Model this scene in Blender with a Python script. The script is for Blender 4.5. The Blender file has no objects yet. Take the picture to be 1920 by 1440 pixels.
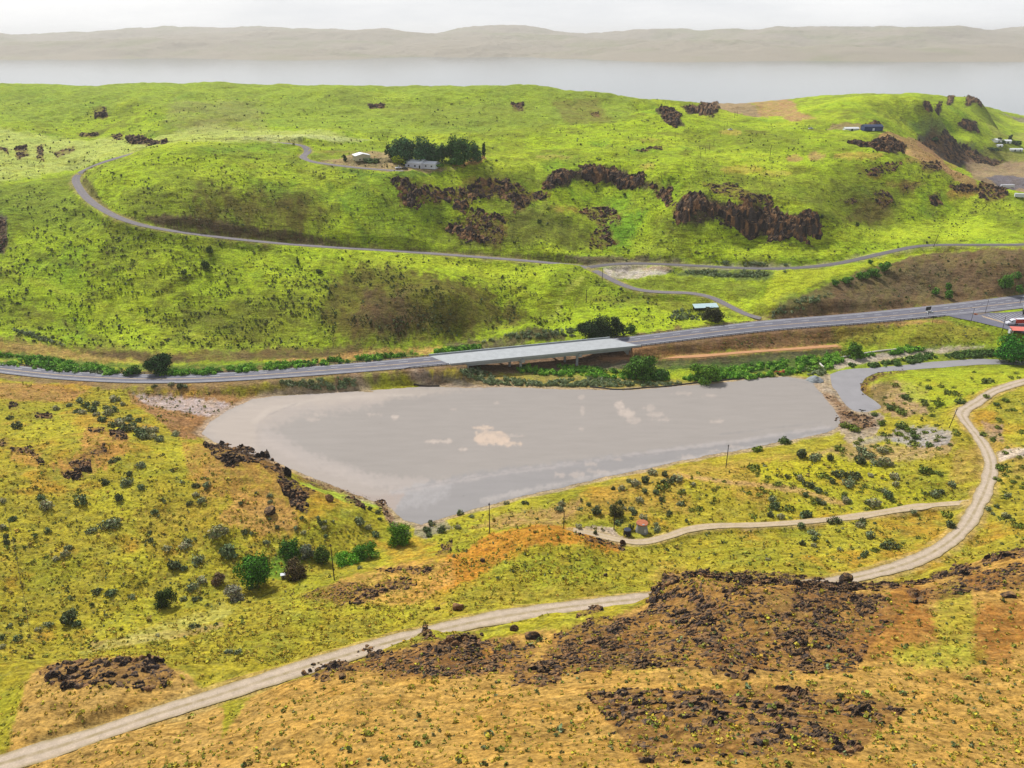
import bpy, math, random
import numpy as np
from mathutils import Vector
random.seed(7); RNG = np.random.default_rng(11)
scene = bpy.context.scene
COL = scene.collection
R = math.radians
# ------------------------------------------------------------------ camera
HC = 180.0; PITCH = R(23.65); F = 1507.0
cam_d = bpy.data.cameras.new("camera"); cam = bpy.data.objects.new("camera", cam_d); COL.objects.link(cam)
cam.location = (0, 0, HC); cam.rotation_euler = (math.pi/2 - PITCH, 0, 0)
cam_d.sensor_width = 36; cam_d.lens = 36*F/1920; cam_d.clip_start = 1; cam_d.clip_end = 60000
scene.camera = cam
# ------------------------------------------------------------------ light
SUN_EL, SUN_AZ = R(47), R(-34)       # azimuth measured from +Y towards +X
world = bpy.data.worlds.new("World"); scene.world = world; world.use_nodes = True
nt = world.node_tree; nt.nodes.clear()
wo = nt.nodes.new('ShaderNodeOutputWorld'); bg = nt.nodes.new('ShaderNodeBackground')
sky = nt.nodes.new('ShaderNodeTexSky'); sky.sky_type = 'NISHITA'; sky.sun_disc = False
sky.sun_elevation = SUN_EL; sky.sun_rotation = SUN_AZ; sky.altitude = 300; sky.dust_density = 2
tc = nt.nodes.new('ShaderNodeTexCoord'); mp = nt.nodes.new('ShaderNodeMapping'); mp.inputs['Scale'].default_value = (1, 1, 5)
nz = nt.nodes.new('ShaderNodeTexNoise'); nz.inputs['Scale'].default_value = 2.2; nz.inputs['Detail'].default_value = 7; nz.inputs['Roughness'].default_value = .55
rp = nt.nodes.new('ShaderNodeValToRGB')
rp.color_ramp.elements[0].position = .3; rp.color_ramp.elements[0].color = (8.2, 8.5, 9.0, 1)
rp.color_ramp.elements[1].position = .62; rp.color_ramp.elements[1].color = (12.2, 12.2, 12.2, 1)
mx = nt.nodes.new('ShaderNodeMixRGB'); mx.inputs[0].default_value = .86
L = nt.links.new
L(tc.outputs['Generated'], mp.inputs[0]); L(mp.outputs[0], nz.inputs['Vector']); L(nz.outputs['Fac'], rp.inputs[0])
sx = nt.nodes.new('ShaderNodeSeparateXYZ'); L(tc.outputs['Generated'], sx.inputs[0]); rh = nt.nodes.new('ShaderNodeValToRGB')
rh.color_ramp.elements[0].position = .0; rh.color_ramp.elements[0].color = (1.55, 1.55, 1.55, 1); rh.color_ramp.elements[1].position = .3; rh.color_ramp.elements[1].color = (.72, .75, .8, 1)
cl_ = nt.nodes.new('ShaderNodeMixRGB'); cl_.blend_type = 'MULTIPLY'; cl_.inputs[0].default_value = 1; L(sx.outputs[2], rh.inputs[0]); L(rp.outputs[0], cl_.inputs[1]); L(rh.outputs[0], cl_.inputs[2])
L(sky.outputs[0], mx.inputs[1]); L(cl_.outputs[0], mx.inputs[2]); L(mx.outputs[0], bg.inputs[0]); bg.inputs[1].default_value = .053
L(bg.outputs[0], wo.inputs[0])
sd = bpy.data.lights.new("sun", 'SUN'); sd.energy = 4.4; sd.angle = R(4); sd.color = (1, .965, .9)
sun = bpy.data.objects.new("sun", sd); COL.objects.link(sun)
sdir = Vector((math.sin(SUN_AZ)*math.cos(SUN_EL), math.cos(SUN_AZ)*math.cos(SUN_EL), math.sin(SUN_EL)))
sun.rotation_euler = sdir.to_track_quat('Z', 'Y').to_euler()
scene.view_settings.view_transform = 'Standard'; scene.view_settings.look = 'None'
scene.view_settings.exposure = 0.34; scene.view_settings.gamma = 1
# ------------------------------------------------------------------ helpers
CP, SP = math.cos(PITCH), math.sin(PITCH)
def rdir(px, py):
    r = (np.asarray(px, float)-960)/F; u = (720-np.asarray(py, float))/F
    return r, CP+u*SP, -SP+u*CP
def P(px, py, z):                    # the world point at height z seen at photo pixel (px, py)
    a, b, c = rdir(px, py); t = (z-HC)/c
    return (float(a*t), float(b*t), float(z))
def W(px, Y, z):                     # a point at distance Y and height z in photo column px
    d = Y*CP+(HC-z)*SP
    return ((px-960)/F*d, float(Y), float(z))
def lin(c): return tuple(((v/255+.055)/1.055)**2.4 if v > 10 else v/255/12.92 for v in c)
KEY = 1.3
def alb(r, g, b, k=1.0): return tuple(min(.85, v/KEY*k) for v in lin((r, g, b)))
def hsh(ix, iy, s):
    h = (ix.astype(np.int64)*374761393 + iy.astype(np.int64)*668265263 + s*974634777) & 0xffffffff
    h = ((h ^ (h >> 13))*1274126177) & 0xffffffff
    return ((h ^ (h >> 16)) & 0xffff)/65535.0
def vnoise(x, y, s=0):
    ix = np.floor(x); iy = np.floor(y); fx = x-ix; fy = y-iy
    fx = fx*fx*fx*(fx*(fx*6-15)+10); fy = fy*fy*fy*(fy*(fy*6-15)+10)
    a = hsh(ix, iy, s); b = hsh(ix+1, iy, s); c = hsh(ix, iy+1, s); d = hsh(ix+1, iy+1, s)
    return (a*(1-fx)+b*fx)*(1-fy)+(c*(1-fx)+d*fx)*fy
def fbm(x, y, wl, o=4, s=0, g=.5):
    r = 0; am = 1; t = 0; c, si = math.cos(.6), math.sin(.6); x = x/wl; y = y/wl
    for i in range(o):
        r = r+am*(vnoise(x, y, s+i*17)-.5); t += am; am *= g; x, y = (x*c-y*si)*2.03+5.1, (x*si+y*c)*2.03-3.7
    return r/t*2
def sstep(a, b, x):
    t = np.clip((x-a)/(b-a), 0, 1); return t*t*(3-2*t)
def catmull(pts, step):
    p = [np.array(q, float) for q in pts]; p = [2*p[0]-p[1]]+p+[2*p[-1]-p[-2]]; out = []
    for i in range(1, len(p)-2):
        a, b, c, d = p[i-1:i+3]; n = max(2, int(np.linalg.norm(c-b)/step))
        for k in range(n):
            t = k/n; out.append(.5*((2*b)+(c-a)*t+(2*a-5*b+4*c-d)*t*t+(3*b-a-3*c+d)*t**3))
    out.append(p[-2]); return np.array(out)
# ------------------------------------------------------------------ layout lines (photo pixel, height)
LOT = [(375,812),(392,792),(425,770),(470,748),(540,738),(620,734),(668,732),(700,735),(668,724),(655,712),(700,700),(735,698),(770,716),(800,725),(880,727),(960,726),(1040,729),(1110,730),(1170,731),
       (1250,726),(1330,719),(1420,709),(1480,706),(1520,712),(1540,735),(1560,760),(1578,785),(1572,800),(1550,812),(1480,826),(1400,842),(1330,854),(1262,868),(1210,880),(1120,898),(1050,916),
       (980,930),(930,944),(880,958),(830,972),(790,984),(755,976),(735,958),(722,944),(690,937),(640,918),(590,898),(540,878),(495,858),(450,846),(400,830)]
CREEK = [(1556,702),(1580,694),(1625,690),(1680,686),(1740,679),(1800,675),(1850,673),(1900,676),(1960,680),(1960,686),(1880,683),(1830,684),(1780,688),(1700,694),(1650,698),(1625,708),(1615,722),(1618,736),(1640,752),
         (1652,764),(1625,772),(1600,770),(1580,752),(1570,736),(1560,722)]
HW = [(-330,635,6),(-150,668,5.5),(0,690,5),(80,699.5,5),(160,706,4.8),(240,709.5,4.8),(330,710,5),(430,706.5,5.3),(560,697,6),(680,688,6.8),(800,677.5,7.6),(920,665,8),(1020,656,8),(1100,649,8),(1180,641,8.2),
      (1300,626,8.6),(1450,609,9.2),(1600,598,9.8),(1740,584.5,10.3),(1850,573,10.8),(1920,564.5,11),(2040,550,11.5),(2250,526,12)]
GR = [(1432,598,9.2),(1400,590,10.2),(1360,570,13),(1330,556,15),(1290,549,16.5),(1250,548,17.5),(1200,544,19),(1165,533,20.5),(1135,518,22.5),(1110,505,24),(1080,498,25),(1000,490,28.5),(900,482,32),(750,471,37),(600,462,42),(450,449,49),
      (300,429,58),(230,411,63),(185,388,67),(160,368,70),(147,350,73),(142,336,75.5),(152,322,79),(185,307,84),(250,288,88.5),(330,272,92),(430,264.5,94),(540,269,93),(572,275,91),(578,285,88),(568,293,86.5),(580,302,85),(640,311,83.5),(700,317,82.5),(760,321,82)]
RR = [(1100,502,24.5),(1140,496,24.5),(1200,494,24.3),(1300,498,24),(1400,503,23.8),(1480,503,24),(1550,497,25),(1600,488,26.7),(1660,474,29.5),(1725,461,32),(1790,459,32.7),(1860,459,33),(1930,458,33.3),(2050,452,34),(2180,446,35)]
DR = [(-420,1530,34),(-120,1465,31),(110,1400,29),(300,1337,28),(420,1300,27),(550,1258,25.3),(640,1231,24),(720,1207,23),(800,1187,22),(900,1164,21),(1000,1147,20),(1100,1134,19),(1210,1122,18.2),(1320,1112,17.4),(1440,1103,16.3),(1540,1094,15.2),(1620,1079,13.8),(1700,1057,12.2),
      (1760,1029,10.8),(1806,992,9.2),(1832,950,7.8),(1852,905,6.5),(1858,868,6),(1842,830,5.4),(1818,800,5),(1803,778,4.8),(1808,768,4.8),(1832,754,5.2),(1860,735,5.8),(1890,724,6.3),(1925,714,7),(2000,700,8),(2110,690,9.5),(2260,690,11),(2420,700,13)]
DT = [(1820,942,7.4),(1760,946,6.4),(1700,953,5.6),(1640,963,5),(1590,970,4.8),(1500,979,4.6),(1420,984,4.5),(1340,986,4.4),(1290,993,4.4),(1250,1006,4.5),(1205,1016,4.5),(1160,1012,4.5),(1110,1000,4.6),(1075,994,5.2)]
OT = [(1130,672,1),(1210,671,2),(1300,668,3),(1400,660,3.2),(1500,653,3.0),(1570,648,2.6)]
def PL(l): return [P(*q) for q in l]
hw = catmull(PL(HW), 2.5); gr = catmull(PL(GR), 2); rr = catmull(PL(RR), 2); dr = catmull(PL(DR), 1.2); dtk = catmull(PL(DT), 1.2); ot = catmull(PL(OT), 1.5)
def smooth1(a, n):
    k = np.ones(n)/n; o = a.copy(); pad = n//2
    for j in range(a.shape[1]): o[:, j] = np.convolve(np.pad(a[:, j], pad, mode='edge'), k, 'valid')[:len(a)]
    return o
hw = smooth1(hw, 21)
def _lin(i0, i1): hw[i0:i1, 2] = np.linspace(hw[i0, 2], hw[i1, 2], i1-i0+1)[:-1]
_lin(int(np.abs(hw[:, 0]-P(790,676,7.6)[0]).argmin()), int(np.abs(hw[:, 0]-P(1215,640,8.3)[0]).argmin())); gr = smooth1(gr, 7); rr = smooth1(rr, 9); dr = smooth1(dr, 9)
# ------------------------------------------------------------------ terrain heights
C = []
def a(*q):
    for t in q: C.append(P(*t))
def w(*q):
    for t in q: C.append(W(*t))
for q in LOT: a((q[0], q[1], 0))
a((900,820,0),(1200,800,0),(600,800,0),(760,880,0),(1400,770,0),(1000,880,0))
for q in CREEK[:20:2]: a((q[0], q[1], -.7))
for l in ([q for q in HW if not 860 < q[0] < 1150], GR, RR, DR[3:], DT, OT): a(*l)
a((330,745,1.5),(250,735,2.5),(400,740,1.8),(500,722,2.5),(600,718,2.5),(0,703,6.3),(100,712,6),(220,722,4.6),(50,740,7),(150,745,6),(330,790,5),(250,780,7),(300,760,3),(150,770,9),(30,775,11),
  (430,841,12.5),(500,862,13),(538,893,11),(600,920,7),(680,952,3.4),(712,985,1.5),(650,932,1),(450,920,14),(400,960,13.5),(540,960,10),(600,1000,6),(550,1015,6.5),(650,1000,4),(300,900,17),(350,865,15),(385,835,9),(300,835,12),
  (200,812,14),(230,850,17),(100,850,19),(0,850,21),(150,900,18),(0,950,20),(100,1000,17),(250,1000,14),(350,1030,11),(0,1080,17),(150,1080,14),(250,1090,12))
w((480,322,.2),(540,312,.2),(610,297,.2),(680,288,.2),(420,332,.5))
a((750,1005,-.5),(700,1035,1.2),(640,1047,2.5),(550,1052,4.2),(470,1090,6),(380,1120,8),(310,1140,10),(430,1130,8.5),(200,1170,14),(100,1200,17),(50,1160,16),
  (800,1010,2),(860,995,3),(870,970,3),(1000,955,3),(1090,930,3),(1200,905,3.5),(1300,885,3),(1400,870,2.5),(1500,850,2),(1600,838,1.5),(1700,830,1.5),(1300,945,4),(1500,930,4),(1700,920,4.8),(1600,1010,6.5),(1300,1010,5),(1420,1040,8),(1560,1060,10),(1300,1060,9.5),(1200,1065,10),(1680,1010,7.5),
  (1700,740,.7),(1800,705,2),(1900,700,4.5),(1780,722,2.5),(1680,765,.3),(1750,790,1.5),(1900,770,6.5),(1900,850,7.5),(1920,950,10),(1880,1000,13),(1620,830,.8),(1600,800,.3),(1700,800,.8),
  (920,1003,8),(980,991,10),(1040,986,11),(1100,1001,9.6),(1165,1024,6.5),(1000,1040,11.5),(900,1060,10),(1000,1095,13),(1150,1085,11.5),(850,1033,8.5),(760,1062,8.5),(700,1092,11),(640,1092,10),(700,1125,14.5),(850,1110,15),
  (600,1140,15),(500,1180,18),(700,1165,18.5),(400,1230,21.5),(300,1205,18),(130,1235,20),(200,1243,24),(280,1246,24.5),(100,1254,26),(200,1290,29),(0,1300,26))
w((1000,272,4),(1080,270,4.5),(930,266,4),(200,176,19.5),(1040,264,5.5))
a((1255,1085,29),(1228,1128,27),(1320,1072,32),(1400,1082,33),(1500,1092,33),(1600,1102,32),(1700,1098,31),(1800,1068,30),(1900,1036,31),(1850,1050,30),(1940,1030,31),
  (1090,1148,27),(1000,1182,27),(850,1196,28),(800,1180,28),(740,1228,30),(600,1258,32),(930,1190,28),(1160,1150,27),(1220,1180,33),(1400,1200,42),(1600,1200,42),(1800,1200,42),(1400,1260,48),(1000,1260,42),(700,1290,37),(1700,1260,48),(1900,1150,39),(1920,1260,48),
  (450,1440,50),(700,1440,56),(960,1440,62),(1400,1440,66),(1800,1440,65),(0,1440,29.5),(-300,1500,33),(2100,1300,55),(-200,1300,28))
w((1320,213,17),(1450,213,16.5),(1580,212,15.5),(1250,206,18),(1700,221,13),(1800,233,12),(1900,243,14),(960,60,80),(400,60,70),(1500,60,85),(960,45,85))
# valley floor by the bridge
a((960,694,-.3),(1060,692,-.6),(1150,700,-.6),(1000,710,.2),(900,708,1),(860,700,3),(1250,700,-.8),(1400,690,-.6),(1550,675,-.4),(1650,665,-.3),(1700,660,0),(1300,712,0),(760,712,1.5),(840,712,1.8))
w((960,462,.3),(1060,462,0),(900,470,2),(1120,470,2.5),(1010,490,1.5),(950,500,3))
a((1600,640,4),(1600,652,1.5),(1750,618,7.5),(1750,643,2.5),(1750,655,.6),(1850,640,4),(1890,680,-.2),(1900,650,3),(1920,615,9.8),(1850,600,10),(1800,590,10.2),(1770,603,9.6),(1870,618,9.6),(1850,628,7.5),(1960,600,10.4))
# far hill
a((0,650,8),(150,655,6.5),(300,657,6),(450,655,6),(600,651,6),(750,645,5),(850,632,4.5),(950,622,5),(0,672,4),(150,686,3.2),(1100,600,10.5),(1180,592,11),(1260,592,10),(1320,590,9.6),(1000,600,12),(1100,555,17),(1050,520,25),(1250,570,13.5),
  (1200,520,23),(1300,520,22),(1400,530,20),(1450,570,15),(1500,590,12),(1250,510,24),(1600,575,12),(1700,565,12),(1500,520,22),(1600,510,24),(1700,480,29),(1800,480,30),(1800,560,12.5),(1920,550,12.5),(1900,480,31),
  (850,560,23),(700,600,17.5),(700,540,26),(300,350,80),(300,290,94),(300,278,97),(200,320,85),(600,400,60),(600,350,74),(450,400,63),(450,350,77),(450,300,90),(560,262,96),(660,300,84),(780,312,82),(900,302,84),(780,345,76),(780,270,88),(780,232,95),(700,262,90),
  (0,357,71.5),(80,340,74),(0,340,72),(100,300,80),(0,280,85),(100,232,95),(0,182,112),(200,250,90),(300,255,93),(300,200,109),(450,240,94),(450,200,107),(600,230,96),(600,200,105),(780,200,105),(950,230,96),(950,200,105),(1100,200,104),(1100,240,94),(1200,200,102))
w((300,700,92),(150,680,76))
a((900,345,71),(900,450,39.6),(830,440,43),(830,360,68),(950,400,53),(1000,370,60),(950,330,75),(1000,300,80.6),(1130,320,74.9),(1130,352,62.5),(1050,330,71.5),(1040,362,62.5),(1210,345,68),(1210,362,61),(1130,400,48),(1130,470,29),
  (1000,450,38),(1250,380,57),(1250,450,37),(1300,372,62.7),(1300,412,50),(1400,390,57.7),(1400,437,40),(1530,410,51),(1530,447,37),(1400,350,67),(1400,300,77.8),(1530,350,66),(1530,300,78),(1400,480,29),(1250,330,74),(1250,290,80),(1000,265,88),(1150,265,88),(1300,260,85),
  (1650,290,79.7),(1650,350,60),(1650,420,38),(1800,330,61),(1852,362,49.4),(1920,372,43),(1800,400,39.8),(1920,430,32.8),(1550,470,31),(1500,262,84),(1440,250,86),(1600,270,81),(1700,300,75),(1590,247,84),(1650,247,83),(1440,220,85),(1350,230,87),
  (1255,206,102),(1255,236,84.5),(1320,198,98),(1320,215,84),(1345,205,82),(1350,198,72),(1400,200,68),(1450,195,66),(1410,222,80),(1480,215,78),(1550,232,85),(1520,205,92),(1550,194,95),(1650,195,95),(1700,184,97),(1740,196,92),(1740,225,74),(1660,225,84),(1800,195,72),
  (1670,256,79),(1722,286,69),(1782,322,58),(1700,275,70),(1640,285,72),(1750,247,60),(1720,262,55),(1790,270,36),(1800,300,12),(1850,298,12),(1860,330,13),(1888,352,14),(1920,352,14),(1890,268,8),(1860,255,12),(1700,235,70),(1790,226,60),(1820,268,34),(1790,250,43),
  (1838,182,80),(1800,181,80),(1770,181,84),(1846,203,38),(1820,210,65),(1920,232,3),(1880,225,10),(1850,202,28),(1900,250,6),(1860,220,22),(1960,260,4),(1980,350,13),(1980,300,8))
w((1900,760,40),(1870,780,32),(1850,860,14),(1800,1050,14))
for px_, y_, z_ in ((-600,1015,124),(-200,1010,122),(0,1010,120),(200,1010,121),(400,1010,122),(600,1010,121),(800,1010,120),(1000,1000,119),(1150,1010,115),(1230,1010,104)): w((px_, y_, z_))
for px_ in (-500,-100,300,700,1100): w((px_,1400,80),(px_,1900,-10),(px_,2300,-45))
w((1280,1150,60),(1300,1700,30),(1500,1700,60),(1700,1500,70),(1500,2200,-30),(1750,2000,20),(1840,2300,-28),(1300,2200,-40),(1900,2150,-26),(2100,2000,-24),(2100,1300,5),(2500,1500,10),(2500,700,30),(2300,560,14))
for px_ in range(-800, 2900, 400): w((px_,3000,-50),(px_,4400,-50),(px_,5600,-45))
for i, px_ in enumerate(range(-800, 2900, 260)): w((px_,7000,-12+8*((i*7) % 5)/4),(px_,8800,40+50*((i*3) % 4)/3),(px_,11500,120+70*((i*5) % 7)/6))
for px_, sc in ((-350, 1), (-700, 1.05)):
    w((px_,190,30),(px_,300,22),(px_,430,6),(px_,620,70),(px_,800,92))
C = np.array(C)
def uw(x, y): return x/y, np.log(y)
cu, cw = uw(C[:, 0], C[:, 1])
def kern(d2): return np.sqrt(d2+.00012)
n = len(C)
A = -kern((cu[:, None]-cu)**2+(cw[:, None]-cw)**2)
A[np.arange(n), np.arange(n)] += .002
Q = np.c_[np.ones(n), cu, cw]
M = np.block([[A, Q], [Q.T, np.zeros((3, 3))]])
sol = np.linalg.solve(M, np.r_[C[:, 2], 0, 0, 0])
U0, U1, W0, W1 = -1.3, 1.3, math.log(48), math.log(12000)
NU, NW = 1300, 1560
# columns packed more densely in the middle of the fan
_s = np.linspace(-1, 1, NU); US = U1*(.62*_s+.38*_s**3)
WS = np.linspace(W0, W1, NW)
cg_u = US[::5] if (NU-1) % 5 == 0 else np.r_[US[::5], US[-1]]
cg_w = np.r_[WS[::5], WS[-1]]
gu, gw = np.meshgrid(cg_u, cg_w)
zc = np.zeros(gu.size); gf, wf = gu.ravel(), gw.ravel()
for i in range(0, gu.size, 4000):
    d2 = (gf[i:i+4000, None]-cu)**2+(wf[i:i+4000, None]-cw)**2
    zc[i:i+4000] = -kern(d2)@sol[:n]+sol[n]+sol[n+1]*gf[i:i+4000]+sol[n+2]*wf[i:i+4000]
zc = zc.reshape(gu.shape)
def cubm(src, dst):
    m = np.zeros((len(dst), len(src))); j = np.clip(np.searchsorted(src, dst, 'right')-1, 0, len(src)-2)
    t = (dst-src[j])/(src[j+1]-src[j]); k = np.arange(len(dst))
    for o, wt in ((-1, .5*(-t+2*t*t-t**3)), (0, .5*(2-5*t*t+3*t**3)), (1, .5*(t+4*t*t-3*t**3)), (2, .5*(-t*t+t**3))):
        np.add.at(m, (k, np.clip(j+o, 0, len(src)-1)), wt)
    return m
Z = cubm(cg_w, WS)@zc@cubm(cg_u, US).T
Yg = np.exp(WS)[:, None]*np.ones(NU); Xg = Yg*US
def gidx(x, y):
    u, wv = uw(x, y); fi = np.clip((wv-W0)/(W1-W0)*(NW-1), 0, NW-1.001)
    fj = np.clip(np.interp(u, US, np.arange(NU)), 0, NU-1.001); return fi, fj
def tz(x, y, G=None):
    G = Z if G is None else G
    x = np.asarray(x, float); y = np.asarray(y, float); fi, fj = gidx(x, y); i = fi.astype(int); j = fj.astype(int); a_, b_ = fi-i, fj-j
    return (G[i, j]*(1-b_)+G[i, j+1]*b_)*(1-a_)+(G[i+1, j]*(1-b_)+G[i+1, j+1]*b_)*a_
def in_poly(x, y, poly):
    c = np.zeros(x.shape, bool); m = len(poly)
    for i in range(m):
        x0, y0 = poly[i]; x1, y1 = poly[(i+1) % m]
        if y0 == y1: continue
        c ^= ((y0 > y) != (y1 > y)) & (x < (x1-x0)*(y-y0)/(y1-y0)+x0)
    return c
def seg_d(x, y, pts, closed):
    d = np.full(x.shape, 1e9); m = len(pts)
    for i in range(m if closed else m-1):
        x0, y0 = pts[i]; x1, y1 = pts[(i+1) % m]; dx, dy = x1-x0, y1-y0
        t = np.clip(((x-x0)*dx+(y-y0)*dy)/max(dx*dx+dy*dy, 1e-9), 0, 1)
        d = np.minimum(d, (x-x0-t*dx)**2+(y-y0-t*dy)**2)
    return np.sqrt(d)
def window(xs, ys, mar):             # slice of the grid that holds a set of world points
    u, wv = uw(np.asarray(xs), np.asarray(ys)); ym = np.min(ys)
    i0 = max(0, int((wv.min()-mar/ym-W0)/(W1-W0)*(NW-1))); i1 = min(NW, int((wv.max()+mar/ym-W0)/(W1-W0)*(NW-1))+2)
    j0 = max(0, np.searchsorted(US, u.min()-mar/ym)-1); j1 = min(NU, np.searchsorted(US, u.max()+mar/ym)+2)
    return slice(i0, i1), slice(j0, j1)
CALM = np.ones_like(Z)               # 0 where the ground must stay smooth
def flat_poly(poly, z, blend):
    pw = [P(q[0], q[1], z)[:2] for q in poly]; s = window([q[0] for q in pw], [q[1] for q in pw], blend+5)
    x, y = Xg[s], Yg[s]; d = seg_d(x, y, pw, True); ins = in_poly(x, y, pw); k = np.where(ins, 1, 1-sstep(0, blend, d))
    Z[s] = Z[s]*(1-k)+(z-.06)*k; CALM[s] = np.minimum(CALM[s], 1-np.where(ins, 1, 1-sstep(0, blend*.8, d)))
    return pw
def carve(line, half, blend, drop=.14, skip=None, lo=None):
    ln = line if skip is None else line
    s = window(line[:, 0], line[:, 1], half+blend+10); x, y = Xg[s].ravel(), Yg[s].ravel()
    dd = np.full(x.shape, 1e9); zz = np.zeros(x.shape)
    for i in range(0, len(x), 20000):
        d2 = (x[i:i+20000, None]-line[:, 0])**2+(y[i:i+20000, None]-line[:, 1])**2
        j = d2.argmin(1); dd[i:i+20000] = np.sqrt(d2[np.arange(len(j)), j]); zz[i:i+20000] = line[j, 2]
        if skip is not None: dd[i:i+20000] += np.where((j > skip[0]) & (j < skip[1]), 1e3, 0)
    k = (1-sstep(half, half+blend, dd)).reshape(Xg[s].shape); zz = zz.reshape(k.shape)
    Z[s] = Z[s]*(1-k)+(zz-drop)*k; CALM[s] = np.minimum(CALM[s], 1-k)
# flats and road benches
lot_w = flat_poly(LOT, 0, 5)
# bank that hugs the lot on the knoll side must stay steep, so the lot is flattened first and the roads after it
creek_w = flat_poly(CREEK, -.7, 3)
PARK = [(1815,585,10.2),(1838,583,10.4),(1878,577,10.8),(1925,572,11),(2010,575,11),(2010,632,10.2),(1925,626,10),(1880,615,9.9),(1830,603,9.9),(1780,592,10)]
pk_w = flat_poly([(q[0], q[1]) for q in PARK], 10.3, 3)
ib0 = int(np.abs(hw[:, 0]-P(862,671,8)[0]).argmin()); ib1 = int(np.abs(hw[:, 0]-P(1172,642,8.2)[0]).argmin())
carve(ot, 2.0, 4); carve(gr, 3.2, 5); carve(rr, 3.4, 5); carve(dtk, 1.8, 3); carve(dr, 3.2, 4)
carve(hw, 10.2, 8, .35, skip=(ib0, ib1))
# relief: long undulations, gullies and tussocks; smaller on the flats
n1 = fbm(Xg, Yg, 46, 4, 3); n2 = fbm(Xg, Yg, 9, 3, 21); n3 = fbm(Xg, Yg, 2.6, 2, 41)
far = sstep(420, 480, Yg); dist = sstep(900, 3000, Yg)
gull = 1-np.abs(fbm(Xg+fbm(Xg, Yg, 40, 3, 8)*20, Yg*.6, 55, 3, 77)); low = sstep(.5, 4, Z)
Z += sstep(5800, 7600, Yg)*(fbm(Xg, Yg, 1700, 5, 9)*150+25)
Z += CALM*low*(1-far)*fbm(Xg, Yg, 34, 4, 63)*2.0
Z += CALM*low*far*(1-dist)*fbm(Xg, Yg, 105, 3, 55)*5.5
Z += CALM*low*(n1*(2.0+1.0*far+5*dist)+n2*(.7+.3*far)+n3*.3*(1-dist)-far*(1-dist)*1.0*sstep(.8, 1.0, gull))
# ------------------------------------------------------------------ photo pixel -> ground
_Y = np.exp(np.linspace(W0+.01, W1-.05, 2600))
def cast(px, py):
    px = np.atleast_1d(np.asarray(px, float)); py = np.atleast_1d(np.asarray(py, float)); out = np.zeros((len(px), 3))
    for i in range(0, len(px), 500):
        a_, b_, c_ = rdir(px[i:i+500], py[i:i+500]); t = _Y[None]/b_[:, None]; x = a_[:, None]*t; zr = HC+c_[:, None]*t
        df = zr-tz(x, np.broadcast_to(_Y, x.shape)); hit = df < 0; hit[:, -1] = True; k = np.maximum(hit.argmax(1), 1); r = np.arange(len(k))
        d0, d1 = df[r, k-1], df[r, k]; f = np.clip(d0/np.maximum(d0-d1, 1e-6), 0, 1); tt = t[r, k-1]*(1-f)+t[r, k]*f
        X, Yv = a_*tt, b_*tt; out[i:i+500] = np.c_[X, Yv, tz(X, Yv)]
    return out
def at(px, py): return tuple(float(v) for v in cast(px, py)[0])
def mpp(p): return (p[1]*CP+(HC-p[2])*SP)/F      # metres per photo pixel at a point
# ------------------------------------------------------------------ ground colours (what grows or lies where, plus painted slope shade and haze)
lime=(165,190,40); lime2=(186,204,52); olive=(114,128,42); bveg_shade=(98,84,44); pale=(188,198,110); green=(112,160,42); ygr=(170,158,50); tan=(194,158,96); orange=(192,136,56)  # lime2 and olive are lit and shaded grass; brown shrub tone carries painted shade
redbrn=(132,92,70); dkbrn=(94,72,56); grav=(190,180,172); lotc=(170,160,154); dark=(66,58,58)
CG = np.zeros(Z.shape+(3,), np.float32)
k = sstep(395, 440, Yg+fbm(Xg, Yg, 20, 3, 5)*14)[..., None]
CG[:] = np.array(alb(*ygr))*(1-k)+np.array(alb(*lime))*k
def mixc(s, c, k, G=None):
    G = CG if G is None else G; G[s] = G[s]*(1-k[..., None])+np.array(alb(*c), np.float32)*k[..., None]
def nmix(c, wl, lo, hi, amt, seed, msk=1, ay=1.0):
    f = fbm(Xg, Yg*ay, wl, 5, seed, .6); mixc(slice(None), c, np.clip(sstep(lo, hi, f)*amt*msk, 0, 1))
nearm = 1-k[..., 0]
nmix(olive, 60, -.1, .4, .55, 101, k[..., 0]); nmix(bveg_shade, 90, .15, .55, .4, 131, k[..., 0]*(1-dist)); nmix((120,128,48), 14, .0, .5, .5, 132, k[..., 0]*(1-dist)); nmix(lime2, 70, .05, .5, .7, 102, k[..., 0]); nmix(green, 40, .15, .6, .5, 103, k[..., 0]); nmix(bveg_shade, 30, .2, .65, .5, 104, k[..., 0]*(1-dist))
nmix((184,180,50), 30, 0, .5, .7, 105, nearm); nmix((140,148,42), 22, .0, .5, .55, 106, nearm); nmix(orange, 18, .1, .5, .55, 107, nearm)
nmix((120,128,60), 3.0, .05, .6, .5, 108, 1-dist); nmix((200,190,90), 2.2, .1, .6, .3, 109, nearm)
nmix((158,150,136), 900, -3, -2, 1, 110, sstep(4500, 5000, Yg)); nmix((140,142,110), 500, -.1, .5, .6, 111, sstep(4500, 5000, Yg))  # far shore tan, with distance haze put into the colour
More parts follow.
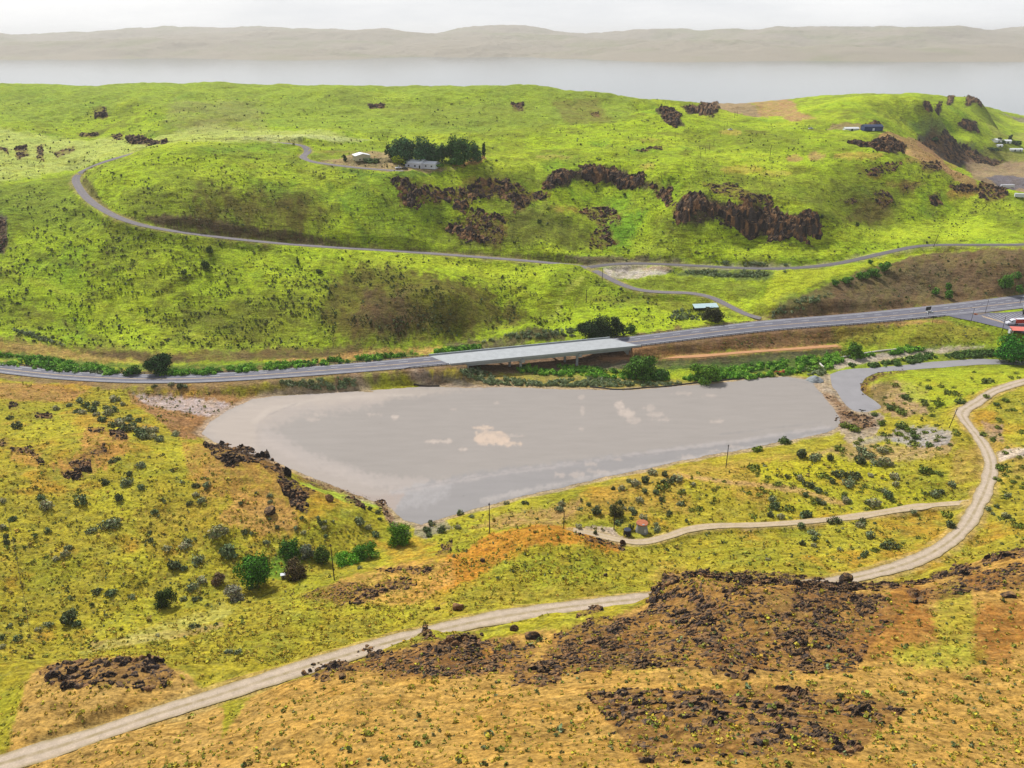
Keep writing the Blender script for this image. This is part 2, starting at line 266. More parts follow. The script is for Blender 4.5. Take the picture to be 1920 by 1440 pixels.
def paint(poly, c, amt=1.0, soft=6, nz_=6, wl=14, seed=1, breakup=0.0, G=None):
    w3 = cast([q[0] for q in poly], [q[1] for q in poly]); s = window(w3[:, 0], w3[:, 1], (soft+nz_)*1.2*w3[:, 1].max()/1500+2)
    x, y = Xg[s], Yg[s]; su, sw = uw(x, y); su = su*1500; sw = sw*600; pu, pw = uw(w3[:, 0], w3[:, 1]); pts = list(zip(pu*1500, pw*600))
    d = seg_d(su, sw, pts, True); d = np.where(in_poly(su, sw, pts), d, -d)+fbm(su, sw, wl, 4, seed, .6)*nz_
    kk = sstep(-soft*.7, soft*.7, d+fbm(su, sw*1.5, max(3, wl*.28), 3, seed+31, .6)*soft*.8)*amt
    if breakup: kk = kk*(1-breakup*sstep(-.15, .25, fbm(su, sw*1.6, wl*.7, 4, seed+9, .65)))
    mixc(s, c, kk, G)
# --- far hills
paint([(-60,170),(1210,170),(1180,225),(950,245),(700,250),(560,240),(400,212),(250,190),(-60,240)], (138,160,60), .65, 12, 14, 40, 2, .3)
paint([(-60,238),(150,262),(280,262),(400,232),(560,245),(660,258),(560,262),(330,266),(200,300),(140,318),(-60,356)], pale, .75, 10, 8, 30, 3, .2)
paint([(480,255),(620,255),(700,262),(560,264),(420,262)], (205,210,150), .5, 4, 3, 20, 4)
paint([(330,190),(480,190),(500,240),(380,250),(300,235)], (150,150,90), .5, 14, 12, 20, 5, .4)
paint([(1030,186),(1120,186),(1150,232),(1060,230)], (128,122,62), .75, 9, 8, 16, 6, .3)
paint([(690,195),(1000,195),(980,232),(760,235)], (122,132,55), .5, 12, 12, 18, 7, .5)
paint([(380,352),(470,350),(560,372),(610,400),(570,440),(440,430),(350,412)], bveg_shade, .8, 18, 14, 22, 8, .4)
paint([(470,360),(560,350),(640,400),(600,440),(520,430)], bveg_shade, .4, 16, 14, 22, 9, .4)
paint([(640,330),(700,325),(790,345),(840,380),(800,430),(700,440),(660,390)], (118,150,45), .6, 16, 12, 26, 10, .35)
paint([(620,312),(740,325),(830,322),(760,335),(660,326)], (80,115,40), .8, 5, 4, 12, 11, .2)
paint([(620,505),(700,498),(830,515),(960,556),(1010,600),(900,612),(760,642),(640,642),(600,600)], bveg_shade, .85, 18, 18, 26, 12, .2)  # shadow on the lower slope painted in, along with its brown shrubs
paint([(690,540),(770,560),(800,600),(740,640),(650,630)], dkbrn, .75, 12, 14, 20, 13, .35)
paint([(440,560),(560,550),(620,600),(560,650),(430,640)], (112,108,50), .45, 18, 16, 24, 14, .5)
paint([(620,470),(900,483),(1050,500),(1000,520),(830,505),(700,495)], lime2, .7, 10, 10, 26, 15)
for pl_, c_ in (([(-20,488),(60,520),(150,556),(300,604),(430,645),(420,650),(290,612),(140,564),(50,528),(-20,498)], (196,206,70)), ([(60,470),(220,520),(420,560),(560,600),(550,606),(410,568),(210,528),(55,478)], (110,112,48)),
  ([(300,560),(420,600),(520,648),(505,650),(410,610),(295,568)], (104,104,48)), ([(0,560),(120,600),(240,650),(225,652),(110,610),(0,572)], (112,112,52)), ([(700,560),(820,590),(900,625),(890,628),(810,600),(695,568)], (96,88,46)), ([(420,300),(560,312),(700,350),(760,400),(750,402),(690,358),(556,320),(420,308)], (150,160,50)),
  ([(620,340),(660,390),(690,450),(680,452),(648,395),(610,345)], (96,130,42)), ([(880,500),(980,540),(1060,590),(1050,594),(970,550),(875,508)], (150,158,50)), ([(1100,520),(1060,560),(1040,600),(1030,598),(1050,555),(1090,516)], (196,206,90))):
    paint(pl_, c_, .6, 5, 6, 14, 133, .3)
paint([(0,350),(135,322),(150,380),(210,425),(130,440),(-40,430)], (122,142,48), .6, 10, 8, 22, 16, .2)
paint([(1080,560),(1200,548),(1330,562),(1360,580),(1300,590),(1180,572)], (126,120,52), .6, 8, 8, 18, 17, .3)
paint([(1160,530),(1320,520),(1400,530),(1440,560),(1380,565),(1330,550),(1200,542)], (124,136,48), .7, 6, 6, 18, 18, .3)
paint([(-40,636),(90,640),(200,652),(330,658),(640,652),(700,662),(640,674),(300,684),(120,672),(-40,662)], (122,96,66), .8, 7, 8, 20, 19, .3)
paint([(-40,640),(100,650),(200,668),(300,686),(120,676),(-40,656)], tan, .65, 5, 6, 14, 20, .3)
paint([(150,655),(300,668),(420,676),(300,682),(180,668)], dkbrn, .8, 5, 5, 12, 21, .2)
paint([(470,655),(620,650),(740,655),(640,668),(520,676),(440,670)], dkbrn, .7, 6, 6, 14, 22, .35)
paint([(520,674),(640,664),(760,655),(830,650),(800,664),(640,680),(540,686)], (206,160,100), .8, 4, 4, 12, 23, .2)
paint([(220,655),(330,662),(420,650),(330,648)], lime2, .5, 4, 4, 12, 24)
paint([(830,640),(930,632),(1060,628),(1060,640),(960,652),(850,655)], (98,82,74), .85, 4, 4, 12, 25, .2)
paint([(262,410),(300,402),(345,405),(400,413),(460,424),(560,436),(610,447),(680,462),(600,459),(450,445),(300,426)], (96,80,58), .95, 2.5, 2.5, 9, 26)
paint([(155,330),(165,335),(185,370),(215,398),(255,412),(215,404),(180,385),(152,350)], (118,112,60), .9, 2, 2, 8, 27)
paint([(760,468),(900,474),(1050,482),(1060,492),(900,481),(760,471)], (100,98,58), .85, 2.5, 3, 10, 28)
paint([(1060,484),(1150,478),(1220,482),(1290,493),(1200,492),(1100,496)], (104,92,78), .95, 2.5, 3, 10, 29, .15)
paint([(1090,498),(1200,495),(1330,499),(1480,499),(1470,506),(1330,506),(1200,500),(1120,502)], (188,180,172), .7, 2.5, 3, 14, 30, .3)
paint([(1130,502),(1180,499),(1250,501),(1262,508),(1235,517),(1200,522),(1150,522),(1133,512)], (196,186,180), .95, 2.5, 3, 9, 31, .25)
paint([(1195,500),(1262,502),(1256,512),(1215,508)], (168,146,124), .8, 3, 3, 9, 32, .2)
paint([(1250,508),(1330,505),(1480,508),(1420,530),(1330,520),(1270,516)], (84,98,66), .8, 4, 5, 12, 33, .2)
paint([(0,402),(12,410),(14,450),(8,475),(-20,480),(-20,400)], (92,84,88), .9, 3, 3, 8, 34)
paint([(960,386),(1060,396),(1110,440),(1080,468),(900,470),(870,452),(940,430)], (104,106,50), .75, 12, 12, 20, 35, .3)
paint([(1150,380),(1210,400),(1190,460),(1140,470),(1120,430)], (98,170,45), .55, 12, 10, 24, 36, .3)
paint([(1060,345),(1180,362),(1180,385),(1080,378)], (112,164,42), .5, 8, 8, 18, 37, .3)
paint([(1380,330),(1540,332),(1700,370),(1680,420),(1560,425),(1540,390),(1400,370)], (122,128,50), .6, 14, 12, 22, 38, .4)
paint([(1620,370),(1675,368),(1670,405),(1620,418),(1580,410)], (112,92,58), .7, 8, 9, 14, 39, .3)
for i, (x, y, rx, ry, c, am) in enumerate([(1490,297,16,7,(190,150,100),.8),(1530,293,15,8,(185,145,105),.75),(1610,292,46,7,(190,160,80),.7),(1390,318,40,8,(196,168,80),.6),(1455,325,30,5,(190,160,90),.5),(1215,312,12,6,(190,165,90),.6),
    (1370,248,22,5,(200,175,90),.7),(1220,262,18,4,(190,170,90),.5),(1040,294,34,4,(190,175,95),.5),(900,340,35,6,(185,150,85),.6),(1700,345,40,6,(150,110,75),.6),(1800,362,28,9,(180,130,75),.7),(1770,312,25,6,(185,145,85),.7),(1750,300,60,6,(190,150,90),.6),
    (1060,392,30,6,(185,140,75),.6),(1640,330,14,4,(180,130,80),.6),(1230,455,60,18,(176,196,60),.4),(1600,440,140,16,lime2,.6),(1780,430,110,20,lime2,.5),(1480,475,120,8,lime2,.6),(640,285,60,3,(150,120,80),.4),(1120,400,60,14,(170,190,60),.3)]):
    paint([(x+rx*math.cos(t), y+ry*math.sin(t)) for t in np.linspace(0, 6.28, 14)[:-1]], c, am, 4, 4, 9, 200+i, .3)
paint([(600,303),(640,296),(662,288),(700,284),(745,283),(740,290),(765,296),(770,310),(860,318),(800,324),(740,322),(690,317)], (172,146,116), .9, 2.5, 3, 9, 40, .2)
paint([(650,297),(735,296),(745,306),(700,312),(652,306)], (112,104,74), .8, 3, 3, 8, 41, .3)
paint([(850,312),(895,308),(913,298),(908,292),(880,300),(850,304)], (196,146,100), .85, 2, 2, 8, 42)
paint([(1455,508),(1560,503),(1700,473),(1780,464),(1930,464),(1930,470),(1760,471),(1700,480),(1560,520),(1470,560),(1440,590),(1430,560)], (176,186,48), .8, 4, 5, 16, 43)
paint([(1440,597),(1480,562),(1560,532),(1640,500),(1710,478),(1780,470),(1990,470),(2160,480),(2180,525),(1990,546),(1920,553),(1750,575),(1600,590),(1470,603)], (116,90,74), .92, 5, 6, 18, 44, .12)
paint([(1560,530),(1700,490),(1800,500),(1760,540),(1600,570)], (96,92,70), .4, 8, 10, 14, 45, .5)
paint([(1450,560),(1560,535),(1560,560),(1460,590)], (110,118,66), .5, 6, 8, 14, 46, .4)
paint([(1190,648),(1300,634),(1450,618),(1600,604),(1720,598),(1640,618),(1540,648),(1400,657),(1300,665),(1200,668)], (128,92,70), .92, 3, 4, 14, 47, .1)
paint([(1560,612),(1700,602),(1800,608),(1880,628),(1860,640),(1700,650),(1560,642)], (152,144,56), .8, 6, 7, 16, 48, .3)
paint([(1640,605),(1760,600),(1790,604),(1700,610)], (196,152,98), .8, 3, 3, 12, 49, .2)
paint([(1200,674),(1400,664),(1570,652),(1580,660),(1480,676),(1380,690),(1200,690)], (76,68,66), .85, 3, 4, 12, 50, .15)
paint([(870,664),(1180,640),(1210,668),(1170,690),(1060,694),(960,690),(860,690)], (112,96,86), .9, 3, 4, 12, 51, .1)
paint([(1000,690),(1200,690),(1400,700),(1540,690),(1700,665),(1760,650),(1500,672),(1250,690),(1080,684)], (80,104,50), .9, 5, 5, 14, 52)
paint([(-40,668),(100,680),(300,696),(560,688),(780,668),(780,660),(560,678),(300,688),(60,664),(-40,660)], (92,116,50), .85, 4, 4, 14, 53)
# --- beyond the right crest
paint([(1310,183),(1360,186),(1420,205),(1440,222),(1390,215),(1335,200)], (166,140,114), .9, 3, 3, 12, 60)
paint([(1370,184),(1480,188),(1500,210),(1530,222),(1480,228),(1420,215)], (184,140,108), .85, 4, 5, 10, 61, .3)
paint([(1720,250),(1745,240),(1780,262),(1840,285),(1880,302),(1820,305),(1760,298),(1720,275)], (84,74,80), .95, 4, 4, 12, 62, .1)
paint([(1640,262),(1680,252),(1710,258),(1750,280),(1830,345),(1850,365),(1820,358),(1760,315),(1700,290)], (186,146,104), .9, 3, 4, 10, 63, .15)
paint([(1810,300),(1890,300),(1960,305),(1960,350),(1850,345),(1820,325)], (166,138,118), .9, 4, 5, 14, 64, .1)
paint([(1845,332),(1900,328),(1960,340),(1960,354),(1870,352)], (112,108,120), .9, 3, 3, 12, 65)
paint([(1845,272),(1960,285),(1960,303),(1870,298),(1840,285)], (150,150,80), .8, 4, 5, 12, 66, .2)
paint([(1690,225),(1740,228),(1800,262),(1840,282),(1780,268),(1720,245)], (112,128,84), .7, 5, 6, 12, 67, .2)
paint([(1850,232),(1960,236),(1960,262),(1870,262)], (165,160,90), .5, 5, 6, 14, 68, .3)
paint([(1880,212),(1960,226),(1960,240),(1900,222)], (150,140,130), .8, 3, 3, 12, 69)
paint([(1560,232),(1660,240),(1650,246),(1550,243)], (150,128,96), .8, 3, 3, 10, 70)
# --- valley floor and near slopes
paint([(760,688),(850,684),(885,704),(960,712),(1000,724),(880,728),(800,722),(772,710)], (112,102,98), .95, 2.5, 3, 12, 80, .1)
paint([(795,690),(850,688),(875,700),(860,708),(810,702)], (186,172,58), .95, 2, 3, 9, 81, .3)
paint([(240,733),(330,738),(480,742),(520,735),(420,775),(380,822),(340,822),(300,792),(250,755)], (160,118,84), .92, 6, 6, 14, 82, .1)
paint([(250,738),(300,742),(400,750),(462,764),(420,778),(380,780),(320,768),(262,752)], (190,176,176), .9, 4, 5, 10, 83, .25)
paint([(-40,716),(100,722),(160,734),(130,752),(-40,750)], (176,132,84), .85, 6, 7, 16, 84, .2)
paint([(300,700),(480,712),(640,705),(640,722),(480,730),(330,722)], (168,160,60), .6, 6, 6, 16, 85, .2)
paint([(370,690),(500,694),(560,706),(420,724),(300,722)], (176,140,80), .5, 7, 8, 16, 86, .4)
paint([(160,800),(240,812),(240,840),(200,880),(120,890),(90,870),(150,850)], (190,140,78), .85, 8, 9, 14, 87, .4)
paint([(20,835),(80,850),(70,875),(20,865)], (188,140,76), .8, 5, 5, 10, 88, .3)
paint([(340,830),(480,850),(540,905),(560,960),(490,970),(430,930),(380,940),(350,880)], (178,132,74), .75, 9, 9, 14, 89, .45)
paint([(440,930),(500,925),(560,960),(560,990),(480,1000),(410,975)], (196,152,86), .9, 8, 8, 12, 90, .25)
paint([(590,900),(700,938),(720,955),(640,940),(560,905)], (168,188,66), .95, 4, 4, 12, 91)
paint([(250,960),(400,940),(420,1000),(330,1060),(250,1020)], (176,142,60), .5, 14, 14, 18, 92, .5)
paint([(840,1040),(920,1002),(980,990),(1060,986),(1165,1020),(1160,1038),(1080,1020),(1000,1024),(930,1060),(860,1100),(800,1110)], (196,134,52), .92, 6, 7, 14, 93, .15)
paint([(640,1085),(740,1058),(850,1050),(860,1090),(800,1130),(640,1135),(600,1120)], (200,156,84), .85, 10, 10, 14, 94, .25)
paint([(960,1040),(1100,1030),(1150,1060),(1100,1100),(960,1110),(870,1090)], (150,158,44), .6, 14, 12, 18, 95, .3)
paint([(850,1110),(1000,1100),(1160,1090),(1120,1118),(900,1150),(780,1180),(780,1140)], (164,146,58), .5, 8, 8, 16, 96, .4)
paint([(1250,1075),(1400,1085),(1560,1098),(1700,1096),(1800,1062),(1960,1030),(2200,1010),(2480,1040),(2480,1680),(1400,1680),(300,1680),(480,1300),(600,1262),(760,1215),(960,1190),(1120,1165),(1220,1125)], (196,154,84), .92, 8, 8, 18, 97)
paint([(60,1262),(110,1240),(200,1232),(300,1240),(350,1262),(420,1330),(420,1640),(-40,1640)], (194,154,88), .9, 6, 6, 12, 98)
for i, (x, y, rx, ry, c, am) in enumerate([(1700,1120,40,26,(150,92,38),.7),(1720,1170,90,24,(158,98,42),.7),(1640,1210,110,30,(160,104,46),.6),(1880,1170,60,40,(150,92,38),.7),(1850,1090,40,18,(152,96,40),.6),(1790,1160,40,70,(176,170,58),.8),(1760,1230,90,26,(172,172,56),.8),
    (1500,1130,60,30,(176,146,72),.5),(1260,1090,40,30,(196,158,80),.5),(1450,1150,60,40,(170,150,86),.5),(1200,1240,60,20,(176,168,66),.6),(1080,1175,70,14,(172,166,56),.8),(1860,1225,40,24,(150,90,36),.6),(1380,1240,60,16,(186,132,54),.5),(900,1235,60,20,(186,130,52),.7)]):
    paint([(x+rx*math.cos(t), y+ry*math.sin(t)) for t in np.linspace(0, 6.28, 16)[:-1]], c, am, 12, 12, 16, 300+i, .25)
paint([(1630,722),(1700,712),(1740,730),(1740,775),(1680,785),(1640,765)], (178,146,116), .85, 6, 7, 10, 100, .3)
paint([(1560,700),(1600,760),(1660,780),(1640,820),(1590,830),(1560,790),(1540,740),(1520,712)], (178,160,146), .9, 3, 7, 8, 101, .1)
paint([(1620,745),(1650,715),(1680,712),(1660,740),(1660,770)], (120,108,58), .8, 4, 5, 8, 102, .3)
paint([(1500,855),(1600,830),(1700,835),(1790,830),(1780,850),(1700,865),(1580,860)], (178,148,108), .8, 6, 7, 12, 103, .3)
paint([(1680,802),(1740,798),(1785,812),(1780,835),(1720,840),(1670,825)], (168,162,164), .9, 4, 5, 9, 104, .2)
paint([(1600,828),(1690,808),(1690,820),(1600,838)], (172,160,152), .8, 3, 4, 9, 105, .2)
paint([(1790,850),(1870,820),(1930,850),(1930,900),(1860,900),(1780,910)], (186,150,84), .6, 8, 9, 14, 106, .4)
paint([(1868,848),(1930,840),(1930,856),(1872,866)], (205,190,180), .9, 2.5, 3, 8, 107, .2)
paint([(1840,790),(1880,796),(1880,830),(1850,820)], (170,140,124), .8, 4, 5, 9, 108, .3)
paint([(1200,880),(1340,870),(1500,850),(1540,862),(1420,900),(1540,940),(1420,945),(1280,900),(1300,960),(1180,960),(1060,980),(1000,965),(1100,930)], (186,150,72), .7, 10, 10, 16, 109, .4)
paint([(930,968),(1020,950),(1090,935),(1080,960),(1020,985),(920,990),(880,990)], (178,142,96), .75, 7, 8, 12, 110, .35)
paint([(1400,870),(1560,850),(1640,870),(1700,900),(1560,900),(1440,900)], (186,182,40), .8, 8, 9, 16, 111, .3)
paint([(1440,905),(1700,905),(1820,940),(1600,965),(1440,970)], (176,176,44), .7, 8, 9, 16, 112, .3)
paint([(1680,700),(1800,690),(1930,690),(1930,712),(1820,740),(1760,770),(1700,750)], (166,180,44), .8, 6, 7, 16, 113, .25)
paint([(1262,882),(1300,892),(1400,903),(1500,915),(1600,945),(1560,945),(1500,925),(1400,912),(1290,898)], (196,158,104), .8, 2, 2, 10, 114)
paint([(170,1205),(300,1185),(420,1165),(420,1175),(300,1200),(170,1222)], (178,146,108), .6, 4, 5, 12, 115, .2)
paint([(280,1175),(420,1130),(440,1150),(300,1200),(150,1225)], (192,188,100), .6, 8, 8, 16, 116, .2)
paint([(520,1030),(600,1040),(700,1035),(640,1052),(560,1055),(520,1085),(500,1080)], (98,140,44), .85, 6, 6, 12, 117, .1)
paint([(1548,686),(1560,676),(1600,670),(1650,662),(1700,656),(1780,650),(1850,650),(1800,658),(1740,664),(1690,670),(1640,680),(1600,684),(1570,694)], (186,172,160), .92, 3, 3, 10, 120, .15)
paint([(850,690),(960,700),(1100,704),(1240,712),(1360,716),(1440,706),(1440,712),(1330,724),(1200,732),(1040,730),(900,726)], (150,130,84), .75, 3, 4, 10, 121, .35)
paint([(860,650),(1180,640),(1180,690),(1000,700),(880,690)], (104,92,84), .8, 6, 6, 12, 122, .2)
paint([(560,706),(700,698),(720,712),(670,734),(540,730),(500,720)], (140,138,80), .7, 4, 4, 10, 123, .3)
paint([(540,735),(640,728),(680,740),(700,750),(540,745)], (186,160,136), .8, 4, 4, 10, 124, .2)
paint([(715,940),(730,960),(748,985),(770,1000),(752,1010),(735,990),(720,965)], (176,160,148), .95, 3, 4, 8, 125, .1)
paint([(780,985),(830,975),(850,990),(800,1010),(775,1005)], (150,142,134), .8, 3, 4, 8, 126, .2)
paint([(1075,990),(1110,986),(1150,990),(1160,1004),(1185,1012),(1160,1020),(1120,1008),(1080,1000)], (196,176,156), .95, 2, 2, 9, 127)
# soil rim round the lot and along the tracks
def rim(line, lo, hi, c, amt, closed=False, seed=5):
    s = window(line[:, 0], line[:, 1], hi+3); x, y = Xg[s], Yg[s]; d = np.full(x.shape, 1e9)
    st = max(1, len(line)//220); d = seg_d(x, y, [tuple(q[:2]) for q in line[::st]], closed)+fbm(x, y, 5, 3, seed)*hi*.5
    mixc(s, c, (1-sstep(lo, hi, d))*amt)
rim(np.array(LOT and [P(q[0], q[1], 0) for q in LOT]), 1, 4.0, (182,160,138), .8, True, 6)
rim(dr, 3.0, 5.2, (192,164,100), .8, seed=7); rim(dtk, 1.6, 3.4, (196,170,120), .7, seed=8); rim(gr, 3, 5.2, (170,150,110), .6, seed=9); rim(rr, 3.5, 6, (165,155,120), .6, seed=10); rim(hw, 9, 14, (140,112,88), .8, seed=11); rim(ot, 2, 4, (188,140,96), .6, seed=12)
